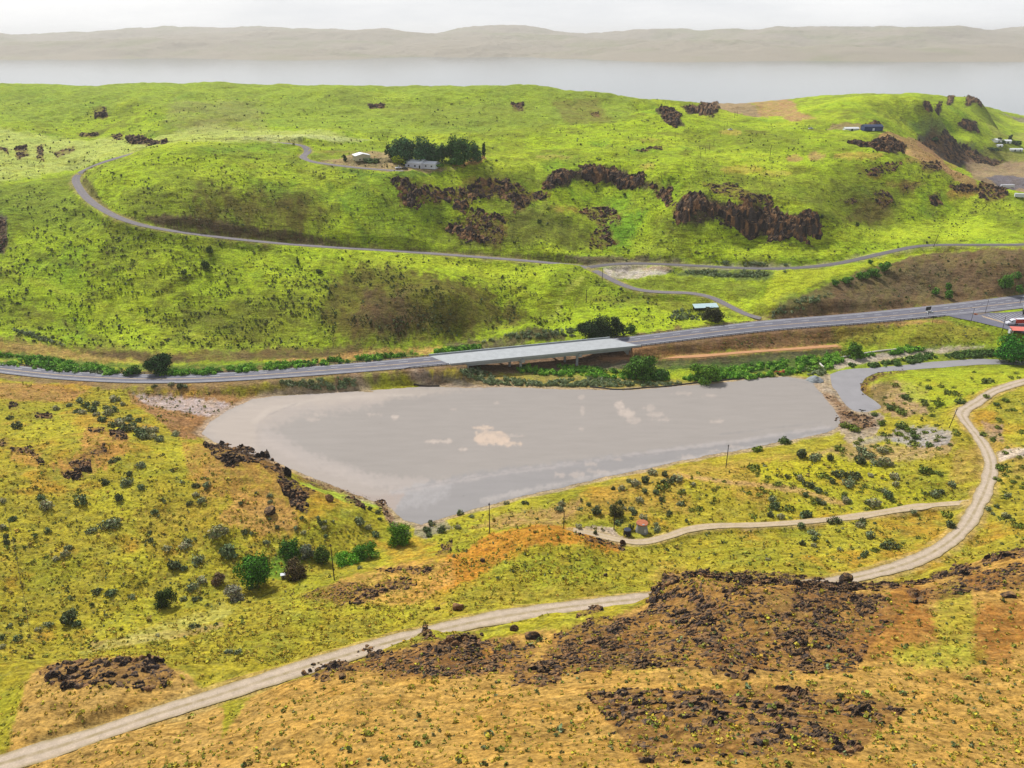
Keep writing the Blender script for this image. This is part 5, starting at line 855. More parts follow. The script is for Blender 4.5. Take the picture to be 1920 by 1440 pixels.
sage_things(sized([(1502,858,26),(1530,862,24),(1555,862,18),(1615,846,22),(1628,858,26),(1655,848,20),(1610,868,28),(1660,872,26),(1640,872,20),(1475,895,12),(1500,900,16),(1515,912,20),(1530,920,14),(1510,930,14),(1450,938,18),(1455,952,22),(1445,968,18),(1465,972,16),(1510,970,28),(1535,942,16),(1585,942,16),(1583,935,14),(1545,945,12),(1535,922,16),
 (1585,908,24),(1560,905,18),(1575,892,26),(1605,896,22),(1632,894,14),(1680,910,14),(1675,896,18),(1665,932,22),(1660,922,16),(1755,928,22),(1765,924,14),(1785,912,18),(1640,948,24),(1625,944,14),(1710,960,12),(1615,978,16),(1640,982,8),(1612,988,18),(1565,980,24),(1500,990,20),(1525,1000,18),(1525,1012,14),(1505,1022,18),(1525,1025,12),(1630,1008,24),(1665,1026,28),
 (1780,988,24),(1618,1044,14),(1610,1048,10),(1622,1038,14),(1576,1032,12),(1440,1050,10),(1890,932,16),(1885,970,16),(1850,955,14),(1870,952,12),(1860,965,10),(1892,972,12)]),
 'dark grey-green sagebrush dotted over the yellow flat inside the dirt road loop', 'sagebrush inside the dirt road loop', seed=6)
sage_things(sized([(1690,800,26),(1700,806,20),(1650,795,22),(1685,816,16),(1710,812,18),(1735,812,14),(1720,822,22),(1740,836,22),(1712,828,12),(1600,806,26),(1585,800,22),(1470,832,28),(1420,845,22),(1555,898,12),(1670,768,24),(1690,774,26),(1760,760,20),(1800,755,26),(1735,756,14),(1700,748,22),(1640,778,16),(1778,738,18),(1740,728,16),(1850,745,16),(1870,760,14),(1885,752,16),(1900,770,12),(1845,816,18),(1860,826,18),(1735,888,32),(1760,890,20),(1875,880,22),(1885,850,14),(1870,900,16),(1900,905,14)]),
 'green and dark shrub near the grey creek bend and the dirt road', 'shrubs by the creek bend', seed=7, meshes=[bush_mesh('shrub', 40+i, 2.3, .9, c, 240, .2, 6) for i, c in enumerate([alb(86,104,46), alb(96,116,46), alb(70,92,48)])], name='shrub', cat='shrub')
# --- named bushes and trees
def shrub(px, py, wpx, hpx, col, lab, n_=900, leaf=.26, trunk=True, lob=9, name='bush', cat='bush', seed=None, depth=.9):
    p = at(px, py); k_ = mpp(p); w_, h_ = wpx*k_, hpx*k_/max(.5, math.cos(math.atan2(HC-p[2], p[1]))); r = np.random.default_rng(seed or int(px*7+py)); root = bpy.data.objects.new(name, None); COL.objects.link(root); root.location = (p[0], p[1], p[2]-.15); tag(root, lab, cat)
    w_ *= 1.08; L_ = [(0, 0, h_*.4, w_*.3, w_*.3*depth, h_*.46)]; lob += 5
    for _ in range(lob):
        a_ = r.uniform(0, 6.28); q = r.uniform(.18, .36)*w_; zz = r.uniform(.15, .78)*h_; s_ = .12+.1*r.random(); q *= 1.12-.6*max(0, zz/h_-.3); L_.append((math.cos(a_)*q, math.sin(a_)*q*depth, zz, w_*s_, w_*s_, h_*(s_+.03)))
    ar = sum(4*math.pi*(q[3]*q[4]+q[4]*q[5]+q[3]*q[5])/3 for q in L_); n_ = int(min(7500, max(n_*.6, .62*ar/leaf**2))); V, Fq, c = leaves(L_, n_, leaf, np.array(col)*1.1, r, var=.8); link('crown', mesh_np('crown', V, Fq, LMAT, c), root)
    link('trunk', trunk_mesh(r, h_*.75, max(.12, w_*.02), w_*.25), root); return root
def trunk_mesh(r, h_, rad, spread, n_=4):
    segs = [((0, 0, -.3), (0, 0, h_*.45), rad, rad*.7)]
    for i in range(n_):
        a_ = i*6.28/n_+r.uniform(-.5, .5); z0 = h_*r.uniform(.15, .45); segs.append(((0, 0, z0), (math.cos(a_)*spread, math.sin(a_)*spread, z0+h_*r.uniform(.3, .55)), rad*.6, rad*.2))
    return tubes('trunk', segs, WOOD)
def tubes(name, segs, mat, sides=6):
    VV, FF = [], []; o = 0
    for p0, p1, r0, r1 in segs:
        p0, p1 = np.array(p0, float), np.array(p1, float); d = p1-p0; d /= np.linalg.norm(d); a_ = np.cross(d, (0, 0, 1) if abs(d[2]) < .9 else (1, 0, 0)); a_ /= np.linalg.norm(a_); b_ = np.cross(d, a_); th = np.arange(sides)*2*math.pi/sides
        ring = np.cos(th)[:, None]*a_+np.sin(th)[:, None]*b_; VV += [p0+ring*r0, p1+ring*r1]; i = np.arange(sides); j = (i+1) % sides
        FF += [np.c_[o+i, o+j, o+sides+j, o+sides+i]]; 
        m_ = sides//2
        for base, rv in ((o+sides, False), (o, True)):
            for q in range(1, sides-1, 2):
                f = [base, base+q, base+q+1, base+(q+2) % sides if q+2 < sides else base+q+1]
                if f[3] != f[2]: FF.append(np.array([f[::-1] if rv else f]))
                else: FF.append(np.array([[base, base+q, base+q+1, base+q+1]]))
        o += 2*sides
    V = np.concatenate(VV); Fq = [tuple(dict.fromkeys(int(x) for x in f)) for f in np.concatenate(FF)]
    me = bpy.data.meshes.new(name); me.from_pydata([tuple(q) for q in V], [], Fq); me.materials.append(mat); me.update(); return me
shrub(753,1016,50,36,alb(70,112,30),'round bright green bush at the tip of the lot beside the grey bank',1500,.3)
shrub(474,1100,74,60,alb(52,96,26),'largest bright green bush in the draw at the lower left',2600,.34,lob=12)
shrub(313,1136,38,32,alb(44,62,24),'round dark green bush alone on the lower left slope',1100,.26)
shrub(440,1122,40,24,alb(112,118,112),'silvery shrub clump at the foot of the largest green bush',600,.26)
shrub(556,1082,44,32,alb(70,64,46),'dark brown bare bush beside the white box in the draw',900,.26)
shrub(544,1044,40,32,alb(58,98,38),'mid green bush in the draw left of the nearest utility pole',900,.28)
shrub(576,1044,28,24,alb(92,104,96),'grey shrub between the mid green bush and the utility pole',600,.26)
shrub(606,1056,36,28,alb(60,84,36),'dark green bush just left of the nearest utility pole',800,.26)
shrub(650,1056,44,20,alb(84,138,40),'low bright green bush just right of the nearest utility pole',900,.28)
shrub(686,1044,48,24,alb(64,108,34),'spreading green bush halfway between the utility pole and the grey bank',1000,.28)
shrub(412,1094,26,20,alb(92,80,68),'purplish bare shrub left of the largest green bush',500,.24)
shrub(1116,1001,8,8,alb(70,82,58),'tiny shrub on the sandy pad edge',120,.2)
shrub(1155,968,30,20,alb(72,76,46),'dark olive bush behind the sandy pad',600,.26)
shrub(1203,706,66,44,alb(62,98,34),'large green tree on the creek bank below the right end of the bridge',2400,.5,lob=12,name='tree',cat='tree')
shrub(1240,712,36,22,alb(52,88,34),'green tree touching the large one below the bridge on its right',900,.5,name='tree',cat='tree')
shrub(1319,712,58,30,alb(74,112,36),'rounded bright green tree at the edge of the lot',1600,.48,name='tree',cat='tree')
shrub(1900,680,66,54,alb(50,108,34),'tallest and widest green tree beside the creek at the right edge',3000,.55,lob=14,name='tree',cat='tree')
shrub(298,697,58,34,alb(30,58,22),'big dark round tree behind the highway at the left',1800,.5,lob=10,name='tree',cat='tree')
shrub(250,702,34,16,alb(44,84,28),'low green tree just left of the big dark round one',700,.45,name='tree',cat='tree')
for x, y, w_, h_, c, lb in [(1105,636,52,40,(38,58,34),'leftmost and broadest dark tree behind the middle of the bridge'),(1132,634,46,44,(44,62,40),'tallest dark tree behind the bridge, in the middle of its cluster'),(1156,632,30,42,(40,58,34),'slim dark tree at the right end of the cluster behind the bridge'),(1182,624,20,18,(48,78,34),'small bushy tree right of the dark cluster behind the bridge')]:
    shrub(x, y, w_, h_, alb(*c), lb, 1200, .5, name='tree', cat='tree')
shrub(1335,602,38,30,alb(52,58,36),'dark olive tree under the right end of the blue-roofed shelter',1000,.45,name='tree',cat='tree')
shrub(1600,668,36,26,alb(66,104,34),'bushy green tree in the willow belt above the creek bend',1100,.5,name='tree',cat='tree')
# green bushes on the brown cut slope and the road verge
for i, (x, y, w_, h_, lb) in enumerate([(1754,552,14,14,'left of three small green bushes on the brown cut slope'),(1778,542,12,14,'upper right of three small green bushes on the brown cut slope'),(1777,558,16,16,'lower right of three small green bushes on the brown cut slope'),(1884,540,26,30,'biggest green bush on the brown cut slope near the right edge'),(1910,548,16,16,'green bush at the very right on the brown cut slope'),(1908,522,14,14,'pale green bush high at the right of the brown cut slope'),
  (1565,534,16,10,'leftmost green bush along the top of the brown cut slope'),(1588,530,22,12,'second green bush from the left along the top of the brown cut slope'),(1618,522,24,14,'green bush in the middle of the row topping the brown cut slope'),(1636,518,26,16,'widest green bush of the row topping the brown cut slope'),(1655,506,26,16,'last and highest green bush of the row topping the brown cut slope'),(1632,494,10,8,'small round bush on the yellow verge above the row of green bushes')]):
    shrub(x, y, w_, h_, alb(66,108,40), lb, 380, .45)
for i, (x, y, w_, h_, lb) in enumerate([(393,474,14,13,'round dark bush right under the hairpin arm of the gravel road'),(387,504,18,18,'loose dark bush on the lower slope below the gravel road'),(345,514,12,9,'small dark bush left of the loose dark one on the lower slope'),(559,496,6,16,'narrow dark bush on the lower slope, right of the round one'),(600,512,14,8,'low dark bush on the lower slope near the brown patch'),(1012,418,10,7,'dark bush at the left of the hollow under the arched cliff'),(1171,368,7,7,'round dark bush right under the arched cliff'),(1540,410,8,10,'dark green bush at the right end of the longest cliff'),(1607,424,8,8,'dark green bush low on the brown shrubby patch')]):
    shrub(x, y, w_, h_, alb(58,78,36), lb, 300, .42)
# homestead trees
for x, y, w_, h_, c, nn, lb, nm in [(733,299,22,30,(34,58,32),900,'dark tree at the left end of the homestead grove','tree'),(758,304,54,50,(56,88,62),2000,'blue-green willow left of the middle of the homestead grove','tree'),(790,305,58,54,(50,82,58),2200,'tallest blue-green willow in the middle of the homestead grove','tree'),
  (814,304,42,44,(44,74,46),1300,'dark blue-green tree behind the right end of the white house','tree'),(748,307,26,18,(128,150,40),600,'small yellow-green tree at the front left of the homestead grove','tree'),(762,310,26,16,(52,78,40),600,'low dark bush beside the yellow-green tree','bush'),(833,303,20,38,(48,78,40),420,'narrow tree at the left of the right-hand group in the grove','tree'),(845,303,24,36,(46,76,40),600,'narrow tree in the middle of the right-hand group in the grove','tree'),
  (864,305,44,52,(52,84,44),1700,'tallest tree of the right-hand group in the grove','tree'),(882,304,34,40,(46,78,44),1000,'round tree at the right of the right-hand group in the grove','tree'),(896,301,16,22,(72,104,72),500,'silvery shrub at the foot of the lone poplar','bush'),(856,309,34,16,(54,90,40),700,'low green bush in front of the right-hand group in the grove','bush'),(907,296,8,33,(34,58,34),420,'lone slim poplar at the right end of the homestead','tree'),
  (648,302,10,13,(40,56,34),300,'dark little tree left of the beige workshop','bush'),(670,303,12,6,(80,98,66),160,'grey-green bush in front of the beige workshop','bush'),(690,305,22,9,(80,104,74),300,'low grey-green bush on the homestead turning circle','bush'),(706,305,16,8,(76,98,60),240,'second low bush on the homestead turning circle, to the right','bush'),(820,313,26,7,(84,120,50),260,'low hedge of green shrubs right of the white house','bush')]:
    shrub(x, y, w_, h_, alb(*c), lb, nn, .7, name=nm, cat=nm, lob=8)
for x, y, w_, h_, lb in [(1754,268,14,12,'dark tree clump on the slope below the square dark cliff'),(1872,268,10,12,'dark tree left of the distant farm'),(1893,266,8,14,'tallest dark tree at the distant farm'),(1905,272,24,8,'wide dark tree mass right of the distant farm'),(1860,282,30,6,'long dark hedge below the distant farm'),(1880,270,12,8,'dark bushy tree between the farm sheds')]:
    shrub(x, y, w_, h_, alb(48,72,46), lb, 300, 1.3, name='tree', cat='tree', lob=6)
# --- belts nobody could count: willows and sagebrush thickets along the creek
def thicket(polys, label, cols, size, n_leaf, leaf, cat, name, seed, step=1.0, hk=.7):
    r = np.random.default_rng(seed); its = []
    for poly, n_ in polys:
        q = sample_poly(poly, int(n_*2.2), r); q = q[fbm(q[:, 0], q[:, 1]*2, 26, 3, seed) > -.22]; pts = cast(q[:, 0], q[:, 1])
        for p in pts:
            w_ = r.uniform(*size); h_ = w_*hk*r.uniform(.8, 1.2); V, Fq, c = leaves(dome(r, w_, h_, 3), n_leaf, leaf, np.array(cols[r.integers(len(cols))])*r.uniform(.75, 1.25), r); its.append((V+np.array([p[0], p[1], p[2]-.15]), Fq, c))
    V, Fq, c = merge(its); return tag(link(name, mesh_np(name, V, Fq, LMAT, c)), label, cat, kind='stuff')
G1 = [alb(76,128,40), alb(96,148,50), alb(56,100,34), alb(118,166,66)]; G2 = [alb(108,130,104), alb(94,116,86), alb(124,142,120), alb(82,98,66)]
thicket([([(-40,662),(60,670),(160,682),(210,700),(130,700),(0,684),(-40,676)],150),([(160,684),(240,700),(200,704),(150,698)],40),([(300,698),(400,692),(560,680),(700,668),(780,661),(780,667),(700,677),(560,690),(400,703),(300,706)],190),([(800,660),(870,652),(900,648),(905,655),(830,664)],40)],
 'dense green willow belt along the far side of the highway', G1, (2.6,4.6), 90, .42, 'shrubs', 'willow_thicket', 31)
thicket([([(965,690),(1010,684),(1100,690),(1180,700),(1290,708),(1240,715),(1100,708),(980,702)],130),([(1270,712),(1340,716),(1470,700),(1560,684),(1650,664),(1700,652),(1740,656),(1660,668),(1600,660),(1500,672),(1400,686),(1330,700)],300),([(1380,700),(1500,690),(1560,676),(1560,690),(1480,702),(1400,712)],130)],
 'bright green willow belt on the creek between the bridge and the creek bend', G1, (2.2,4.4), 90, .42, 'shrubs', 'willow_thicket', 32)
thicket([([(1590,684),(1640,684),(1700,672),(1745,662),(1750,674),(1700,686),(1640,690),(1600,690)],110),([(1755,672),(1800,660),(1860,660),(1870,668),(1800,672),(1740,668)],60)],
 'dark green shrub bank above the inner side of the creek bend', [alb(70,104,50), alb(90,122,72), alb(58,84,42)], (2.2,3.8), 90, .4, 'shrubs', 'willow_thicket', 33)
thicket([([(130,690),(170,688),(220,700),(205,704),(150,700)],40),([(860,692),(900,690),(930,706),(1010,716),(1110,708),(1200,718),(1300,718),(1250,724),(1120,726),(1010,724),(920,722),(870,706)],320),([(1500,690),(1546,690),(1552,704),(1510,704)],36),([(560,714),(620,708),(665,712),(668,726),(620,732),(540,724),(510,716)],90)],
 'grey-green sagebrush thicket between the bridge and the lot', G2, (1.6,3.0), 80, .3, 'shrubs', 'sagebrush_thicket', 34)
thicket([([(1250,510),(1330,507),(1480,509),(1440,520),(1360,520),(1290,514)],150),([(1240,585),(1320,576),(1345,590),(1320,602),(1260,598)],70),([(1340,490),(1480,496),(1470,500),(1360,497)],40),([(840,655),(960,625),(1080,615),(1080,630),(960,635),(850,650)],60),([(20,618),(60,624),(125,650),(60,634)],30),([(1440,590),(1500,560),(1560,550),(1500,585),(1450,600)],60)],
 'grey-green sagebrush thickets along the roads on the far side', G2, (1.6,3.0), 60, .34, 'shrubs', 'sagebrush_thicket', 35)
# --- tiny shrubs and grass clumps sprinkled everywhere
def sprinkle(polys, label, cols, size, n_leaf, leaf, seed, name, clump=20, thr=-.1, hk=.6):
    r = np.random.default_rng(seed); pool = []
    for i in range(24):
        V, Fq, c = leaves([(0, 0, .3*hk/.6, .42, .4, .35*hk/.6)], n_leaf, leaf, cols[i % len(cols)], r); pool.append((V, Fq, c))
    its = []
    for poly, n_ in polys:
        q = sample_poly(poly, n_, r); q = q[fbm(q[:, 0], q[:, 1]*1.8, clump, 3, seed) > thr]; pts = cast(q[:, 0], q[:, 1]); pts = pts[tz(pts[:, 0], pts[:, 1], CALM) > .35]
        for p in pts:
            V, Fq, c = pool[r.integers(24)]; k_ = r.uniform(*size)*(1+.25*r.random()**6*6); its.append((rot_z(V, r.uniform(0, 6.28))*k_+np.array([p[0], p[1], p[2]-.08]), Fq, c))
    V, Fq, c = merge(its); return tag(link(name, mesh_np(name, V, Fq, LMAT, c)), label, 'shrubs', kind='stuff')
DK = [alb(66,84,40), alb(84,98,60), alb(56,70,38), alb(96,98,58), alb(74,92,72)]
sprinkle([([(-40,180),(1240,180),(1340,215),(1700,250),(1850,360),(1930,400),(1930,455),(1700,462),(1500,495),(1100,490),(700,465),(300,428),(140,330),(-40,350)],10500),([(-40,360),(140,335),(300,435),(620,468),(1080,500),(1180,550),(1400,600),(1160,632),(900,625),(640,655),(300,655),(-40,640)],8600),([(500,500),(800,520),(1000,600),(800,630),(600,640),(500,600)],900),([(1440,600),(1720,480),(1920,475),(1920,550),(1600,590)],500)],
 'countless small dark shrubs dotted over the far hillsides', DK, (.42,1.1), 12, .36, 51, 'low_shrubs', 34, -.08)
sprinkle([([(1600,730),(1760,700),(1930,692),(1930,712),(1830,760),(1800,840),(1600,860),(1480,870),(1500,850),(1640,820),(1640,780)],150),([(1240,890),(1500,865),(1700,900),(1820,940),(1500,975),(1200,960)],90),([(1640,1000),(1780,960),(1850,960),(1760,1040),(1640,1060)],26),([(1870,760),(1930,740),(1930,1000),(1860,1000)],40)],
 'flat olive green shrub mats on the flats around the dirt road loop', [alb(92,108,46), alb(78,92,42), alb(104,118,52)], (1.6,4.2), 70, .11, 56, 'shrub_mats', 30, -.15, .25)
sprinkle([([(0,860),(380,850),(540,960),(700,990),(640,1080),(450,1200),(0,1240)],1700),([(0,700),(560,712),(420,760),(300,760),(0,770)],160),([(780,990),(1240,900),(1550,850),(1800,830),(1830,930),(1560,1080),(1200,1100),(900,1090)],1800),([(1600,730),(1900,700),(1830,800),(1700,850),(1600,820)],500),([(1870,740),(1930,720),(1930,1020),(1700,1080),(1850,960)],360),([(1200,640),(1560,606),(1800,606),(1890,630),(1860,650),(1560,650),(1200,668)],900),([(240,740),(470,760),(400,780),(300,790)],220),([(1000,1190),(1920,1100),(2350,1100),(2350,1440),(300,1440),(600,1270)],1900)],
 'countless small tufts and low shrubs over the near slopes', [alb(96,112,52), alb(112,124,58), alb(84,98,60), alb(120,116,60), alb(98,112,88)], (.35,1.0), 14, .3, 52, 'low_shrubs')
sprinkle([([(0,860),(380,850),(540,960),(700,990),(640,1080),(450,1220),(0,1240)],4500),([(640,1090),(900,1040),(1200,1090),(1560,1080),(1820,960),(1880,1040),(1560,1090),(1200,1120),(560,1250),(100,1240),(400,1180)],5000),([(780,990),(1240,900),(1550,850),(1800,830),(1830,930),(1560,1080),(1200,1100),(900,1090)],4000),([(560,1260),(1000,1190),(1230,1130),(1920,1050),(2350,1060),(2350,1440),(0,1440),(0,1280)],6200),([(0,700),(500,715),(300,760),(380,840),(0,860)],1800)],
 'dry yellow bunch grass tufts over the near slopes', [alb(146,140,52), alb(132,130,44), alb(156,144,66), alb(112,118,44)], (.4,.9), 12, .26, 53, 'grass_tufts', 16, -.3, .5)

auto_labels()
# ------------------------------------------------------------------ built things
class MB:
    def __init__(s): s.v = []; s.f = []
    def poly(s, pts, faces): o = len(s.v); s.v += [tuple(p) for p in pts]; s.f += [tuple(i+o for i in f) for f in faces]; return s
    def box(s, c, d, rz=0.0, top=1.0):
        x, y, z = c; a_, b_, h_ = d[0]/2, d[1]/2, d[2]/2; cs, sn = math.cos(rz), math.sin(rz); P_ = []
        for dz, k_ in ((-h_, 1), (h_, top)):
            for dx, dy in ((-a_, -b_), (a_, -b_), (a_, b_), (-a_, b_)): dx, dy = dx*k_, dy*k_; P_.append((x+dx*cs-dy*sn, y+dx*sn+dy*cs, z+dz))
        return s.poly(P_, [(3,2,1,0),(4,5,6,7),(0,1,5,4),(1,2,6,5),(2,3,7,6),(3,0,4,7)])
    def prism(s, prof, y0, y1):       # profile in x-z, pushed along y
        n_ = len(prof); return s.poly([(x, y0, z) for x, z in prof]+[(x, y1, z) for x, z in prof], [tuple(range(n_)), tuple(range(2*n_-1, n_-1, -1))]+[((i+1) % n_, i, n_+i, n_+(i+1) % n_) for i in range(n_)])
    def cyl(s, p0, p1, r0, r1=None, n_=12):
        r1 = r0 if r1 is None else r1; p0, p1 = Vector(p0), Vector(p1); d = (p1-p0).normalized(); a_ = d.orthogonal().normalized(); b_ = d.cross(a_); P_ = []
        for p, r in ((p0, r0), (p1, r1)): P_ += [p+(a_*math.cos(t)+b_*math.sin(t))*r for t in [k*2*math.pi/n_ for k in range(n_)]]
        return s.poly(P_, [tuple(range(n_-1, -1, -1)), tuple(range(n_, 2*n_))]+[(i, (i+1) % n_, n_+(i+1) % n_, n_+i) for i in range(n_)])
    def build(s, name, mat, parent=None, loc=None, rz=0.0):
        me = bpy.data.meshes.new(name); me.from_pydata(s.v, [], s.f); me.materials.append(mat); me.update(); return link(name, me, parent, loc, rz)
def thing(name, label, cat, loc, rz=0.0, group=None):
    o = bpy.data.objects.new(name, None); COL.objects.link(o); o.location = loc; o.rotation_euler.z = rz; return tag(o, label, cat, group)
conc = plain('concrete', alb(176,180,184), .8, .12, .3, bump=.1); conc2 = plain('grey_concrete', alb(168,176,180), .85, .2, .25, bump=.15); steel = plain('galvanised_steel', alb(92,92,98), .5, .15, 1, .3); dksteel = plain('weathered_post', alb(52,48,48), .8, .25, 1)
woodp = plain('pole_wood', alb(62,50,46), .9, .3, 1.5); whitep = plain('white_siding', alb(228,230,240), .6, .08, .8); roofw = plain('white_metal_roof', alb(236,238,244), .5, .06, .6); beige = plain('beige_metal', alb(206,198,160), .6, .1, .6)
glass = plain('dark_glass', (.02, .024, .03), .15, .1, 1, spec=.6); black = plain('black_paint', (.02, .02, .022), .6, .2, 1); rust = plain('rusty_steel', alb(186,112,76), .85, .3, 1.2); redm = plain('red_metal', alb(206,64,44), .5, .15, .5); bluem = plain('blue_metal', alb(46,64,110), .5, .15, .5); rubber = plain('rubber', (.015, .015, .015), .9, .1, 1)
silver = plain('silver_paint', alb(206,208,206), .35, .05, .5, .2); paleblue = plain('pale_blue_roof', alb(196,222,226), .45, .08, .5); pinkr = plain('faded_red_roof', alb(232,130,116), .6, .12, .6); soil = plain('dark_log', alb(58,48,44), .9, .3, 1)
# bridge ---------------------------------------------------------------
def _corner(px, py, sd_):
    i = int(np.abs(hw[:, 0]-P(px, py, 7.8)[0]).argmin()); t_ = hw[i+1]-hw[i-1]; t_ = t_/np.linalg.norm(t_[:2]); q = hw[i, :2]+np.array((-t_[1], t_[0]))*sd_*(HV[i]+.5); return Vector((q[0], q[1], hw[i, 2]))
NL, FL, NR, FR = _corner(838, 684, -1), _corner(810, 668, 1), _corner(1192, 644, -1), _corner(1150, 633, 1)
dirx = ((NR-NL)+(FR-FL)).normalized(); dirx.z = 0; dirx.normalize(); nrmv = Vector((-dirx.y, dirx.x, 0)); rzb = math.atan2(dirx.y, dirx.x)
br = thing('bridge', 'pale concrete highway bridge on round columns crossing the creek valley', 'bridge', tuple(NL)); IL = NL
def sl(p, q, t): return p*(1-t)+q*t
def slab(name, a0, a1, b0, b1, top, thick, mat, parent=br):
    m = MB(); z = Vector((0, 0, top)); t_ = Vector((0, 0, top-thick)); m.poly([p-IL+t_ for p in (a0, a1, b1, b0)]+[p-IL+z for p in (a0, a1, b1, b0)], [(3,2,1,0),(4,5,6,7),(0,1,5,4),(1,2,6,5),(2,3,7,6),(3,0,4,7)]); return m.build(name, mat, parent)
slab('deck', NL, NR, FL, FR, .06, .55, conc)
out = nrmv*.55
slab('parapet', NL-out, NR-out, NL, NR, .75, 1.3, conc); slab('parapet', FL, FR, FL+out, FR+out, .85, 1.4, conc2)
for k in range(4): slab('girder', *(sl(sl(NL, FL, (k*.32+.015)), sl(NR, FR, (k*.32+.015)), e) for e in (.085, .955)), *(sl(sl(NL, FL, (k*.32+.04)), sl(NR, FR, (k*.32+.04)), e) for e in (.085, .955)), -.5, 1.6, conc)
for t0, t1, nm in ((.0, .09, 'abutment'), (.95, 1.0, 'abutment')):
    a0, a1, b0, b1 = sl(NL, NR, t0), sl(NL, NR, t1), sl(FL, FR, t0), sl(FL, FR, t1)
    m = MB(); zt, zb = Vector((0, 0, -.56)), Vector((0, 0, -5.6)); wedge0 = Vector((0, 0, -1.5)) if t0 == 0 else zb; wedge1 = zb if t0 == 0 else Vector((0, 0, -1.2))
    m.poly([a0-IL+wedge0, a1-IL+wedge1, b1-IL+wedge1, b0-IL+wedge0, a0-IL+zt, a1-IL+zt, b1-IL+zt, b0-IL+zt], [(3,2,1,0),(4,5,6,7),(0,1,5,4),(1,2,6,5),(2,3,7,6),(3,0,4,7)]); m.build(nm, conc, br)
for t0 in (.365, .665):
    n0, f0 = sl(NL, NR, t0)-IL, sl(FL, FR, t0)-IL; d = (f0-n0).normalized(); e0, e1 = n0-d*.9, f0+d*.6
    m = MB(); w_ = dirx*.9; m.poly([e0-w_+Vector((0,0,-3)), e0+w_+Vector((0,0,-3)), e1+w_+Vector((0,0,-3)), e1-w_+Vector((0,0,-3)), e0-w_+Vector((0,0,-1.0)), e0+w_+Vector((0,0,-1.0)), e1+w_+Vector((0,0,-1.0)), e1-w_+Vector((0,0,-1.0))], [(3,2,1,0),(4,5,6,7),(0,1,5,4),(1,2,6,5),(2,3,7,6),(3,0,4,7)]); m.build('pier_cap', conc, br)
    for s_ in (.07, .5, .93): c = n0*(1-s_)+f0*s_; MB().cyl((c.x, c.y, -3), (c.x, c.y, -10.5), .75, n_=14).build('column', conc, br)
# guardrails -----------------------------------------------------------
t_all = np.gradient(hw[:, :2], axis=0); t_all /= np.linalg.norm(t_all, axis=1)[:, None]; n_all = np.c_[-t_all[:, 1], t_all[:, 0]]
def guard(pts, label, gap=3.0, flare=0):
    pts = catmull([tuple(q) for q in pts], .5); s_ = np.r_[0, np.cumsum(np.linalg.norm(np.diff(pts[:, :2], axis=0), axis=1))]; t_ = np.gradient(pts[:, :2], axis=0); t_ /= np.linalg.norm(t_, axis=1)[:, None]
    o0 = pts[0]; root = thing('guardrail', label, 'guardrail', tuple(o0)); fine = pts[::3]-o0; nn = np.c_[-t_[::3, 1], t_[::3, 0]]; prof = [(-.06, .45), (.06, .52), (.06, .58), (-.02, .62), (.06, .68), (.06, .78), (-.06, .82)]
    V = np.stack([np.c_[fine[:, :2]+nn*a_, fine[:, 2]+b_] for a_, b_ in prof], 1); m_, k_ = len(fine), len(prof); ii = np.arange(m_*k_).reshape(m_, k_); j = np.roll(ii, -1, 1); Fq = np.stack([ii[:-1], ii[1:], j[1:], j[:-1]], -1).reshape(-1, 4); link('rail', mesh_np('rail', V.reshape(-1, 3), Fq, steel), root)
    pm = MB().box((0, 0, .2), (.2, .24, 1.2)).build('post', dksteel, root); first = True; n_ = int(s_[-1]/gap)
    for k in range(min(n_+1, 100)):
        i = int(np.searchsorted(s_, k*gap)); i = min(i, len(pts)-1); c = pm if first else pm.copy(); loc = (pts[i]-o0)
        if not first: COL.objects.link(c); c.parent = root
        c.location = tuple(loc); first = False
def edge(i0, i1, side, off=.2, extra=None):
    l = []
    for i in list(range(i0, i1, 6))+[i1]: l.append(np.r_[hw[i, :2]+n_all[i]*side*(HV[i]+off), hw[i, 2]])
    return l
def hi(px, py, z): q = P(px, py, z); return int(np.abs(hw[:, 0]-q[0]).argmin())
guard(edge(hi(-60,680,5), hi(808,668,7.6), 1), 'long guardrail along the far edge of the highway left of the bridge', 3.1)
guard(edge(hi(1152,633,8.3), hi(1418,604,9), 1), 'guardrail along the far edge of the highway between the bridge and the side road', 3.0)
guard(edge(hi(1188,645,8.3), hi(1765,592,10), -1, .3), 'long guardrail on the near edge of the highway right of the bridge', 3.0)
e_ = edge(hi(770,690,7.5), hi(838,684,7.6), -1, .3); e_ = [np.array(P(742,697,6.6))]+e_; guard(e_, 'short flared guardrail on the near edge of the highway before the bridge', 2.6)
# utility poles --------------------------------------------------------
def pole(px, py, ty, label, arm=True, rad=.17, lean=0.0, group=None, mat=woodp, hmin=0):
    p = at(px, py); a_, b_, c_ = rdir(px, ty); h_ = HC+c_/b_*p[1]-p[2]; root = thing('utility_pole', label, 'utility pole', p, 0, group)
    MB().cyl((0, 0, -.6), (lean*h_, 0, h_), rad, rad*.72, 10).build('shaft', mat, root)
    if arm: MB().box((lean*h_*.95, 0, h_*.95), (.9 if arm is True else arm, .16, .16), .6).build('crossarm', mat, root); MB().cyl((lean*h_*.95-.3, -.1, h_*.95), (lean*h_*.95-.3, -.1, h_*.95+.35), .07, n_=8).build('insulator', steel, root)
    return root
pole(627,1088,1020,'nearest utility pole, bare and dark, above the draw', rad=.2)
pole(918,1000,943,'dark utility pole on the ridge in front of the near end of the lot', rad=.2)
pole(1057,991,958,'cut-off dark pole at the left end of the sandy pad', False, .2); pole(1151,993,962,'cut-off dark pole beside the green bush near the black tank', False, .2)
pole(1361,877,834,'dark utility pole standing just above the lower edge of the lot', rad=.2); pole(1779,803,766,'leaning dark utility pole beside the dirt road bend', lean=.17, rad=.2)
